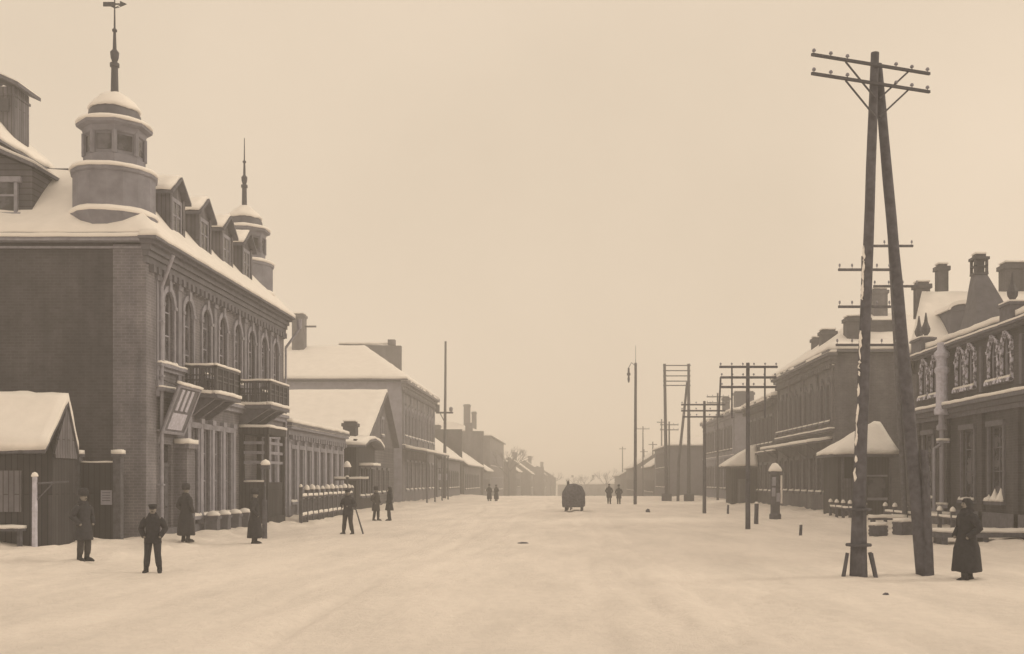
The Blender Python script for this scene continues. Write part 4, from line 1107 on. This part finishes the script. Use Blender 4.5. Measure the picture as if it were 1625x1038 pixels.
FG_ = 'thin poles far away near the street end'
for i, (px, Y, h, lab) in enumerate([(988, 250, 12, 'thinnest far pole left of the arc-lamp pole line'), (1022, 220, 10, 'thin far pole just right of the arc-lamp pole'),
                                (1036, 200, 10.5, 'thin far pole left of the twin-legged frame'), (1050, 180, 13, 'thin far pole touching the twin-legged frame')]):
    X = (px - 900) * Y / 1700
    root = thing('far_pole', lab, 'pole', (X, Y, gz(X, Y)), 0, FG_)
    MB().tube((0, 0, -.4), (0, 0, h), .16, .11, 8).build('post', WOOD, root)
    MB().box(-.8, .8, -.2, -.1, h - .6, h - .45).build('crossarm', WOOD, root)

# ------------------------------------------------------------------ street furniture
# picket railing on the left
def railing():
    root = thing('garden_fence', 'openwork picket fence with snow caps in front of the low shop', 'fence', (-13.3, 60, 0))
    y0, y1 = 52.9, 68.0
    def X(y): return -13.15 - .5 * (y - y0) / (y1 - y0)
    n = 11
    for k in range(n + 1):
        y = y0 + (y1 - y0) * k / n
        o = MB().box(X(y) - .075, X(y) + .075, y - .075, y + .075, -.3, 1.72 if k else 1.85).build('post', WOOD, root, root=root)
        q = .65 + .6 * abs(math.sin(k * 2.3)); MB().lathe([(.11 * q + .02, 0), (.13 * q + .02, .05 * q), (.1 * q, .17 * q), (.01, .22 * q)], (X(y), y, 1.723 if k else 1.853), 8).soften(.08, .03, 6).build('snow', SNOW, o, smooth=True, root=root)
    for z, sn in ((1.3, .13), (.35, .15)):
        b = MB().hexa([(X(y0) - .04, y0, z), (X(y0) + .04, y0, z), (X(y1) + .04, y1, z), (X(y1) - .04, y1, z), (X(y0) - .04, y0, z + .09), (X(y0) + .04, y0, z + .09), (X(y1) + .04, y1, z + .09), (X(y1) - .04, y1, z + .09)])
        o = b.build('rail', WOOD, root, root=root)
        for k in range(n):
            sb = MB()
            ya = y0 + (y1 - y0) * (k + .1) / n; yb = y0 + (y1 - y0) * (k + .9) / n
            sb.hexa([(X(ya) - .07, ya, z + .093), (X(ya) + .07, ya, z + .093), (X(yb) + .07, yb, z + .093), (X(yb) - .07, yb, z + .093),
                     (X(ya) - .05, ya, z + .08 + sn), (X(ya) + .05, ya, z + .08 + sn), (X(yb) + .05, yb, z + .1 + sn), (X(yb) - .05, yb, z + .1 + sn)])
            sb.soften(.3, .035, 2).build('snow', SNOW, o, smooth=True, root=root)
    n2 = 84
    b = MB()
    for k in range(n2):
        y = y0 + (y1 - y0) * (k + .5) / n2
        b.box(X(y) - .02, X(y) + .02, y - .035, y + .035, .15, 1.25)
    b.build('picket_panel', WOOD, root, root=root)
    MB().hexa([(X(y0) - .05, y0, -.3), (X(y0) + .03, y0, -.3), (X(y1) + .03, y1, -.3), (X(y1) - .05, y1, -.3), (X(y0) - .05, y0, .2), (X(y0) + .03, y0, .2), (X(y1) + .03, y1, .2), (X(y1) - .05, y1, .2)]).build('base_board', PLANK, root, root=root)
railing()

def lantern_post(label, x, y, h, name='street_lamp'):
    root = thing(name, label, 'street lamp', (x, y, gz(x, y)))
    MB().lathe([(.16, -.3), (.16, .5), (.1, .6), (.07, .7), (.06, h - 1.0), (.1, h - .95), (.06, h - .9), (.06, h - .8)], (0, 0, 0), 10).build('post', IRON, root)
    MB().lathe([(.1, h - .8), (.2, h - .35), (.23, h - .33), (.06, h - .1), (.03, h)], (0, 0, 0), 6).build('lantern', IRON, root)
    MB().lathe([(.24, h - .33), (.26, h - .28), (.14, h - .02), (.02, h + .06)], (0, 0, 0), 10).lathe([(.1, h - .94), (.13, h - .9), (.06, h - .84)], (0, 0, 0), 8).build('snow', SNOW, root, smooth=True)
    return root
lp = lantern_post('snow-topped lantern post standing at the far end of the picket fence', -13.55, 66, 3.2)
MB().box(-.75, .75, -.06, .06, 2.05, 2.15).build('arm', IRON, lp)
MB().box(-.78, -.1, -.1, .1, 2.153, 2.28).box(.1, 1.3, -.1, .1, 2.153, 2.28).soften(.25, .03, 3).build('snow', SNOW, lp, smooth=True)

def hitch_post(label, x, y, h, r):
    root = thing('wooden_post', label, 'post', (x, y, gz(x, y)))
    MB().tube((0, 0, -.3), (0, 0, 1.45), r, r * .9, 10, 6, .05).build('base', WOOD, root)
    MB().tube((0, 0, 1.45), (.03, 0, h - .25), r * .42, r * .38, 8, 4, .04).build('shaft', WOOD, root)
    MB().box(-.12, .18, -.1, .1, h - .25, h - .1).build('cap', WOOD, root)
    MB().lathe([(.15, h - .097), (.19, h - .05), (.14, h + .06), (.02, h + .12)], (.03, 0, 0), 10).build('snow', SNOW, root, smooth=True)
hitch_post('slim wooden street post with a snow cap behind the dark standing figure', -11.35, 40.2, 2.85, .1)
t = thing('notice_pillar', 'dark notice pillar with a snow hood on the right before the long brick house', 'pillar', (11.85, 61, gz(11.85, 61)))
MB().lathe([(.34, -.3), (.34, .25), (.27, .35), (.27, 2.5), (.36, 2.6), (.36, 2.72), (.12, 3.0)], (0, 0, 0), 14).build('column', WOOD, t)
MB().lathe([(.37, 2.723), (.4, 2.78), (.33, 2.95), (.15, 3.15), (.02, 3.2)], (0, 0, 0), 14).soften(.2, .03, 3).build('snow', SNOW, t, smooth=True)
for z0, x0 in ((1.9, -.22), (1.0, .02), (1.3, -.24)):
    MB().hexa([(x0, -.3, z0), (x0 + .2, -.3, z0), (x0 + .2, -.262, z0), (x0, -.262, z0), (x0, -.3, z0 + .5), (x0 + .2, -.3, z0 + .5), (x0 + .2, -.262, z0 + .5), (x0, -.262, z0 + .5)]).build('poster', PLASTER_L, t)
MB().tube((.33, -.1, .9), (.33, -.1, 2.5), .06).build('snow_streak', SNOW, t)

def stump(label, x, y, h, r=.1):
    root = thing('wooden_stump', label, 'post', (x, y, gz(x, y)))
    MB().tube((0, 0, -.3), (.03, 0, h), r, r * .85, 8, 3, .08).build('post', WOOD, root)
    MB().lathe([(r * .9, h + .003), (r, h + .03), (r * .4, h + .1)], (.03, 0, 0), 8).build('snow', SNOW, root, smooth=True)
stump('short stake poking out of the road snow right of the wide-armed pole', 9.25, 42.5, .42, .07)
stump('low stake in the snow left of the wide-armed pole', 10.5, 70, .6, .08)
stump('knee-high post right of the wide-armed pole foot', 9.45, 53.6, 1.0, .12)

def clod(label, x, y, sx, sy, sz):
    b = MB().lathe([(.3, 0), (.9, .15), (1, .4), (.75, .75), (.2, 1)], (0, 0, 0), 10).soften(.4, .35, 1.6)
    o = b.build('dung_clod', BARK)
    o.location = (x, y, gz(x, y) - .02); o.scale = (sx, sy, sz)
    tag(o, label, 'clod')
clod('round dark clod lying on the snow right of the sleigh', 5.5, 73, .17, .15, .24)
clod('flat dark clod on the open snow in mid-street', -1.55, 37.6, .22, .12, .07)
clod('small dark clod on the snow in front of the right pole foot', 6.1, 20.5, .07, .06, .06)

def footbridge():
    root = thing('plank_walkway', 'snow-covered plank walkway from the street to the ornate house door', 'walkway', (14.8, 37.3, 0))
    MB().box(12.7, 17.0, 36.8, 37.8, .22, .38).build('deck', WOOD, root, root=root)
    for xx in (12.9, 14.3, 15.7): MB().box(xx, xx + .2, 36.85, 37.75, -.3, .22).build('bearer', WOOD, root, root=root)
    MB().box(12.75, 17.0, 36.85, 37.8, .384, .52).soften(.4, .04, 2).build('snow', SNOW, root, smooth=True, root=root)
footbridge()
def low_rail(label, x, y0, y1):
    root = thing('hitching_rail', label, 'railing', (x, (y0 + y1) / 2, 0))
    n = max(2, int((y1 - y0) / 1.4))
    for k in range(n + 1):
        y = y0 + (y1 - y0) * k / n
        o = MB().box(x - .07, x + .07, y - .07, y + .07, -.2, .95).build('post', WOOD, root, root=root)
        MB().lathe([(.11, 0), (.13, .05), (.08, .15), (.01, .2)], (x, y, .953), 8).build('snow', SNOW, o, smooth=True, root=root)
    o = MB().box(x - .035, x + .035, y0, y1, .62, .7).build('rail', WOOD, root, root=root)
    MB().box(x - .06, x + .06, y0 + .1, y1 - .1, .703, .8).soften(.3, .03, 2).build('snow', SNOW, o, smooth=True, root=root)
low_rail('low hitching rail with snow caps before the ornate house', 15.3, 41, 51.5)
low_rail('farther low hitching rail with snow caps by the snowy shed', 15.0, 54, 61)
def bench(label, x, y, w):
    root = thing('street_bench', label, 'bench', (x, y, gz(x, y)))
    MB().box(-w / 2, w / 2, -.22, .22, .42, .5).build('seat', WOOD, root)
    for s in (-1, 1): MB().box(s * w / 2 * .8 - .06, s * w / 2 * .8 + .06, -.2, .2, -.2, .42).build('leg', WOOD, root)
    MB().box(-w / 2, w / 2, -.24, .22, .503, .66).soften(.3, .04, 2).build('snow', SNOW, root, smooth=True)
bench('snow-heaped bench between the A-pole legs', 14.2, 47.5, 1.6)
bench('small snow-covered bench right of the first bench', 16.2, 47.0, 1.2)
def crate(label, x, y, s):
    root = thing('wooden_crate', label, 'crate', (x, y, gz(x, y)), .3)
    b = MB().box(-s / 2, s / 2, -s / 2, s / 2, -.1, s * .8)
    for z in (.08, s * .4, s * .72): b.box(-s / 2 - .02, s / 2 + .02, -s / 2 - .02, s / 2 + .02, z - .04, z + .04)
    b.build('box', WOOD, root)
    MB().box(-s / 2, s / 2, -s / 2, s / 2, s * .8 + .003, s * .8 + .14).soften(.2, .04, 3).build('snow', SNOW, root, smooth=True)
crate('snow-capped crate just right of the A-pole left foot', 12.2, 42.0, .5)
crate('bigger snow-capped crate by the walkway', 13.6, 43.2, .65)

# ------------------------------------------------------------------ people
def skin_mesh(name, verts, edges, radii, mat, root_i=0, levels=1):
    me = bpy.data.meshes.new(name); me.from_pydata(verts, edges, []); me.update()
    o = bpy.data.objects.new('tmp', me); C.objects.link(o)
    sk = o.modifiers.new('skin', 'SKIN'); sk.branch_smoothing = .3
    su = o.modifiers.new('sub', 'SUBSURF'); su.levels = levels; su.render_levels = levels
    d = me.skin_vertices[0].data
    for i, r in enumerate(radii):
        d[i].radius = r if isinstance(r, tuple) else (r, r); d[i].use_root = (i == root_i)
    bpy.context.view_layer.update()
    dg = bpy.context.evaluated_depsgraph_get()
    out = bpy.data.meshes.new_from_object(o.evaluated_get(dg)); out.name = name
    out.materials.clear(); out.materials.append(mat); out.shade_smooth()
    bpy.data.objects.remove(o); bpy.data.meshes.remove(me)
    return out

def person(label, x, y, h, rot, coat='short', hat='cap', arms='pockets', stride=.0, spread=.1, mat=0, group=None, step_turn=0, bag=False):
    z = gz(x, y) - .02
    root = thing('person', label, 'person', (x, y, z), rot, group)
    k = h / 1.75
    root.scale = (k, k, k)
    V, E, Rr = [], [], []
    def add(p, r, par=None):
        V.append(p); Rr.append(r)
        if par is not None: E.append((par, len(V) - 1))
        return len(V) - 1
    pel = add((0, 0, .95), (.14, .11)); sp = add((0, .0, 1.15), (.135, .10), pel); ch = add((0, .01, 1.34), (.15, .11), sp)
    nk = add((0, .005, 1.5), .055, ch); hb = add((0, -.01, 1.58), (.066, .08), nk); hm = add((0, -.012, 1.66), (.075, .092), hb); ht = add((0, 0, 1.73), (.05, .06), hm)
    add((0, -.118, 1.635), .014, hm)                                    # nose
    for sx in (-1, 1): add((sx * .085, .005, 1.64), .016, hm)           # ears
    legs, armsp = {}, {}
    for sx in (-1, 1):
        fy = -stride * sx
        hp = add((sx * .1, 0, .9), .095, pel)
        kn = (sx * (.1 + spread * .4), fy * .5 - .03, .5); an = (sx * (.1 + spread), fy, .09); to = (sx * (.13 + spread), fy - .17, .04)
        a = add(kn, .058, hp); b = add(an, .042, a); c = add(to, (.038, .03), b)
        legs[sx] = [(sx * .1, 0, .92), kn, an, to]
        sh = (sx * .19, .01, 1.41)
        if arms == 'pockets': el, wr, hd = (sx * .30, .06, 1.15), (sx * .21, -.10, .98), (sx * .18, -.13, .92)
        elif arms == 'bent': el, wr, hd = (sx * .31, .03, 1.16), (sx * .14, -.2, 1.12), (sx * .06, -.22, 1.13)
        elif arms == 'behind': el, wr, hd = (sx * .27, .12, 1.17), (sx * .12, .2, 1.0), (sx * .05, .21, .95)
        else: el, wr, hd = (sx * .26, .03 + sx * stride * .3, 1.14), (sx * .28, -.03 + sx * stride * .6, .9), (sx * .285, -.05 + sx * stride * .65, .82)
        s_ = add(sh, .062, ch); e_ = add(el, .047, s_); w_ = add(wr, .032, e_); h_ = add(hd, (.03, .042), w_)
        armsp[sx] = [sh, el, wr]
        if arms == 'down':
            D_ = (Vector(hd) - Vector(wr)).normalized()
            for f, (oy, ln) in enumerate(((-.03, .075), (-.01, .085), (.01, .08), (.03, .062))):
                p1 = Vector(hd) + D_ * .05 + Vector((0, oy, 0)); p2 = p1 + D_ * ln * .55 + Vector((-sx * .012, 0, 0)); p3 = p2 + D_ * ln * .45 + Vector((-sx * .03, 0, 0))
                i1 = add(tuple(p1), .010, h_); i2 = add(tuple(p2), .009, i1); add(tuple(p3), .008, i2)
            q1 = Vector(hd) + Vector((-sx * .005, -.045, .02)); q2 = q1 + Vector((-sx * .01, -.02, -.04))
            i1 = add(tuple(q1), .012, h_); add(tuple(q2), .010, i1)
    me = skin_mesh('body', V, E, Rr, SKIN)
    body = bpy.data.objects.new('body', me); C.objects.link(body); body.parent = root
    for sx in (-1, 1): MB().lathe([(.002, -.012), (.010, -.006), (.012, 0), (.010, .006), (.002, .012)], (sx * .032, -.093, 1.665), 6).build('eye', BOOT, root)
    MB().chain([(-.03, -.098, 1.594), (0, -.104, 1.60), (.03, -.098, 1.594)], [.006, .012, .006], 6).build('moustache', FUR, root)
    m = COAT[mat]
    # coat: torso and skirt, sleeves
    hem = {'short': .78, 'mid': .55, 'long': .22, 'skirt': 1.0}[coat]
    fl = {'short': .02, 'mid': .05, 'long': .09, 'skirt': .03}[coat]
    c = MB()
    prof = [(hem, .19 + fl, .155 + fl, 0, 0), (hem + .03, .20 + fl, .165 + fl, 0, 0)]
    if hem < .7: prof += [(.72, .205 + fl * .6, .17 + fl * .5, 0, 0)]
    prof += [(1.0, .185, .15, 0, 0), (1.12, .172, .142, 0, 0), (1.28, .19, .15, 0, .005), (1.4, .205, .14, 0, .01), (1.47, .15, .11, 0, .01), (1.52, .08, .08, 0, .0)]
    if coat == 'skirt': prof[0] = (1.0 - .08, .21, .17, 0, 0); prof[1] = (1.0 - .04, .21, .17, 0, 0); prof[2] = (1.04, .19, .155, 0, 0)
    nn = 16
    rings = []
    for zz, rx, ry, cx, cy in prof:
        low = max(0, min(1, (1.0 - zz) / .5))
        rings.append([(cx + rx * math.cos(a) * (1 + low * .06 * math.sin(5 * a + x)), cy + ry * math.sin(a) * (1 + low * .07 * math.sin(4 * a + y)), zz + low * .012 * math.sin(3 * a)) for a in (2 * math.pi * i / nn for i in range(nn))])
    c.loft(rings)
    for sx in (-1, 1):
        s0, e0, w0 = (Vector(q) for q in armsp[sx])
        c.chain([s0 + Vector((-sx * .03, 0, .0)), s0.lerp(e0, .35), s0.lerp(e0, .85), e0, e0.lerp(w0, .2), w0, w0 + (w0 - e0).normalized() * .03], [.082, .085, .073, .072, .07, .06, .058], 10)
    c.build('coat', m, root, smooth=True)
    MB().loft([[((.098 + o_) * math.cos(a), (.095 + o_) * math.sin(a), zz + .02 * math.sin(a)) for a in (2 * math.pi * i / 12 for i in range(12))] for zz, o_ in ((1.47, .03), (1.5, .035), (1.56, .005), (1.565, -.015))], False).build('collar', FUR, root, smooth=True)
    if coat == 'skirt':
        rings = []
        for zz, rx, ry in ((.05, .30, .27), (.1, .30, .27), (.5, .25, .22), (.85, .205, .175), (1.02, .16, .13)):
            rings.append([(rx * math.cos(a) * (1 + .05 * math.sin(7 * a)), ry * math.sin(a) * (1 + .05 * math.sin(7 * a)), zz) for a in (2 * math.pi * i / 20 for i in range(20))])
        MB().loft(rings).build('skirt', COAT[(mat + 1) % 3], root, smooth=True)
    for sx in (-1, 1):
        a, b, d, e = (Vector(q) for q in legs[sx])
        if coat in ('short', 'mid'):
            MB().chain([a, a.lerp(b, .5), b, b.lerp(d, .5), d.lerp(b, .25)], [.115, .098, .082, .082, .07], 10).build('trouser_leg', COAT[(mat + 1) % 3], root, smooth=True)
        bt = MB().chain([b.lerp(d, .5), d + Vector((0, .01, .06)), d + Vector((0, .01, -.03))], [.075, .062, .065], 10)
        dd = (e - d); dd.z = 0; dd.normalize(); sd = Vector((-dd.y, dd.x, 0))
        f0 = Vector((d.x, d.y, 0))
        bt.loft([[f0 + dd * t + sd * (wv * math.cos(q)) + Vector((0, 0, max(.0, hz * .5 + hz * .5 * math.sin(q)))) for q in (2 * math.pi * i / 10 for i in range(10))] for t, wv, hz in ((-.09, .03, .08), (-.06, .05, .12), (.05, .055, .12), (.14, .055, .09), (.2, .03, .05))])
        bt.build('boot', BOOT, root, smooth=True)
    if hat == 'fur': hp_ = MB().ell([(1.675, .10, .115, 0, .0), (1.70, .118, .13, 0, .0), (1.80, .125, .135, 0, .0), (1.87, .10, .11, 0, 0), (1.885, .04, .05, 0, 0)])
    elif hat == 'cap': hp_ = MB().ell([(1.68, .092, .108, 0, 0), (1.72, .095, .112, 0, 0), (1.75, .118, .13, 0, 0), (1.785, .10, .11, 0, .01), (1.795, .03, .03, 0, .01)]).hexa([(-.07, -.10, 1.68), (.07, -.10, 1.68), (.045, -.165, 1.66), (-.045, -.165, 1.66), (-.07, -.10, 1.7), (.07, -.10, 1.7), (.045, -.165, 1.67), (-.045, -.165, 1.67)])
    else: hp_ = MB().ell([(1.50, .12, .12, 0, .03), (1.58, .10, .10, 0, .03), (1.66, .10, .10, 0, .025), (1.73, .088, .10, 0, .015), (1.78, .05, .06, 0, .01), (1.785, .01, .01, 0, .01)])
    hp_.build('headscarf' if hat == 'scarf' else 'hat', FUR if hat == 'fur' else m, root, smooth=True)
    return root

person('man in dark jacket and cap standing on snow with hands in pockets, nearest on left', -9.9, 25.6, 1.62, R(12), 'short', 'cap', 'pockets', .04, .07, 0)
person('narrow dark figure in knee-length coat standing in front of the plank gate', -12.55, 27.8, 1.78, R(65), 'mid', 'fur', 'pockets', .05, -.03, 1)
person('person in long coat and fur hat standing before the pilastered ground floor', -12.95, 36.4, 1.86, R(150), 'long', 'fur', 'pockets', .03, .04, 0)
person('man standing with legs apart in the street beside the picket fence', -9.0, 44.0, 1.84, R(-20), 'short', 'cap', 'bent', .05, .13, 1)
t = thing('walking_stick', 'slanted stick leaning into the snow beside the legs-apart man', 'stick', (-8.45, 43.8, 0))
MB().tube((.12, 0, -.03), (-.18, .05, .95), .035, .028, 8).build('shaft', WOOD, t)
MB().chain([(-.18, .05, .95), (-.21, .05, 1.02), (-.27, .05, 1.03)], [.028, .028, .025], 6).build('crook', WOOD, t)
person('dark upright figure in ankle-length coat in front of the timber entrance', -10.7, 36.7, 1.8, R(100), 'long', 'fur', 'pockets', .02, .0, 0)
GP = 'pedestrians chatting by the corner shop'
person('left one of two pedestrians near the dark corner shop', -10.4, 58.3, 1.76, R(60), 'mid', 'fur', 'pockets', .05, .03, 2, GP)
person('right one of two pedestrians near the dark corner shop', -9.62, 58.0, 1.82, R(-70), 'mid', 'scarf', 'pockets', .05, .03, 0, GP)
GP = 'pair walking away down the middle of the road'
person('left walker of the pair walking away beside the arc-lamp pole', 3.85, 98, 1.8, R(170), 'mid', 'cap', 'pockets', .16, .02, 0, GP)
person('right walker of the pair, nearer the arc-lamp pole', 4.75, 98.4, 1.72, R(185), 'mid', 'fur', 'pockets', -.16, .02, 1, GP)
GP = 'far pedestrians by the left low houses'
person('far pedestrian in dark coat left of another by the low houses', -8.2, 113, 1.7, R(30), 'long', 'fur', 'pockets', .02, .02, 0, GP)
person('far pedestrian in dark coat right of another by the low houses', -7.5, 113.4, 1.72, R(-40), 'long', 'cap', 'pockets', .02, .02, 1, GP)
wom = person('stout person in ankle-length dark coat and headscarf walking at right of A-pole', 8.95, 24.0, 1.84, R(-75), 'long', 'scarf', 'pockets', .14, .02, 0)
wom.scale = (wom.scale[0] * 1.14, wom.scale[1] * 1.14, wom.scale[2])

# ------------------------------------------------------------------ sleigh and horse
def sleigh():
    x, y = .45, 74.8
    z = gz(x, y)
    root = thing('hooded_sleigh', 'dark hooded sleigh seen from behind on the snowy road', 'sleigh', (x, y, z), R(-4))
    n = 12
    def ring(yv, w, zb, zt):
        pts = [(-w, yv, zb), (w, yv, zb)]
        for i in range(n + 1):
            a = math.pi * i / n
            pts.append((w * 1.06 * math.cos(a), yv, zb + (zt - zb) * (.45 + .55 * math.sin(a))))
        return pts
    hb_ = MB().loft([ring(-.5, .60, .38, 1.66), ring(-.42, .74, .34, 1.86), ring(.3, .78, .34, 1.92), ring(.9, .70, .36, 1.8)])
    hb_.soften(.16, .10, 2.6).build('hood', HAY, root)
    for k_ in range(9):
        x_ = -.66 + .165 * k_ + .04 * math.sin(k_ * 3)
        MB().tube((x_, -.52, .45 - .2 * abs(math.sin(k_ * 1.7))), (x_ * 1.04, -.5, 1.15), .055, .03, 5, 3, .3).build('straw_tuft', HAY, root)
    b = MB().hexa([(-.72, -.45, .28), (.72, -.45, .28), (.6, 2.1, .3), (-.6, 2.1, .3), (-.78, -.5, .72), (.78, -.5, .72), (.66, 2.2, .6), (-.66, 2.2, .6)])
    b.build('body', WOOD, root)
    for sx in (-1, 1):
        o = MB().chain([(sx * .55, -.7, .03), (sx * .55, .5, .03), (sx * .53, 2.0, .03), (sx * .5, 2.5, .2), (sx * .48, 2.65, .55)], [.04] * 5, 6)
        for yy in (-.4, .6, 1.6): o.tube((sx * .55, yy, .03), (sx * .55, yy, .3), .045, n=6)
        o.build('runner', WOOD, root)
        MB().chain([(sx * .5, 2.0, .35), (sx * .42, 3.4, .8), (sx * .36, 4.9, 1.1)], [.04, .035, .03], 6).build('shaft', WOOD, root)
sleigh()
def horse():
    x, y = .15, 79.2
    root = thing('cart_horse', 'dark horse harnessed ahead of the hooded sleigh', 'horse', (x, y, gz(x, y)), R(-4))
    V, E, Rr = [], [], []
    def add(p, r, par=None):
        V.append(p); Rr.append(r)
        if par is not None: E.append((par, len(V) - 1))
        return len(V) - 1
    pel = add((0, -.62, 1.28), (.27, .27)); bel = add((0, 0, 1.2), (.27, .29), pel); chs = add((0, .55, 1.22), (.25, .31), bel)
    n1 = add((0, .88, 1.5), (.13, .2), chs); n2 = add((-.12, 1.12, 1.85), (.10, .14), n1); h1 = add((-.18, 1.3, 2.0), (.095, .12), n2); h2 = add((-.24, 1.55, 1.82), (.075, .09), h1); add((-.27, 1.72, 1.7), (.06, .065), h2)
    for sx in (-1, 1): e = add((-.18 + sx * .07, 1.26, 2.16), .03, h1); add((-.18 + sx * .08, 1.26, 2.26), .012, e)
    for sx in (-1, 1):
        a = add((sx * .15, .6, .95), .11, chs); b = add((sx * .15, .62 + sx * .06, .55), .062, a); c = add((sx * .15, .6 + sx * .1, .16), .042, b); add((sx * .15, .64 + sx * .1, .04), .06, c)
        a = add((sx * .16, -.6, .95), .15, pel); b = add((sx * .16, -.85 - sx * .05, .55), .065, a); c = add((sx * .16, -.78 - sx * .1, .16), .045, b); add((sx * .16, -.74 - sx * .1, .04), .06, c)
    t1 = add((0, -.92, 1.32), .05, pel); t2 = add((0, -1.05, .95), .07, t1); add((0, -1.05, .6), .03, t2)
    o = bpy.data.objects.new('body', skin_mesh('body', V, E, Rr, HORSE)); C.objects.link(o); o.parent = root
    m = MB()
    for k in range(7): m.box(-.03 - .02 * k, .01 - .02 * k, .86 + .055 * k, .95 + .055 * k, 1.6 + .07 * k, 1.78 + .07 * k)
    m.build('mane', FUR, root)
    MB().chain([(-.4, .75, 1.2), (-.40, .72, 1.55), (-.25, .7, 1.78), (0, .7, 1.86), (.25, .7, 1.78), (.40, .72, 1.55), (.4, .75, 1.2)], [.04] * 7, 7).build('harness_bow', WOOD, root)
horse()

# ------------------------------------------------------------------ winter haze
hz = bpy.data.objects.new('haze', MB().box(-640, 640, -80, 950, -18, 27).mesh('haze', SNOW))
C.objects.link(hz); hz['kind'] = 'stuff'
hm, hnt, hb = base_mat('winter_haze')
hnt.nodes.remove(hb)
pv = hnt.nodes.new('ShaderNodeVolumePrincipled')
pv.inputs['Color'].default_value = (.97, .955, .93, 1)
pv.inputs['Density'].default_value = 0.0032
pv.inputs['Anisotropy'].default_value = 0.2
hnt.links.new(pv.outputs[0], hnt.nodes['Material Output'].inputs['Volume'])
hz.data.materials.clear(); hz.data.materials.append(hm)
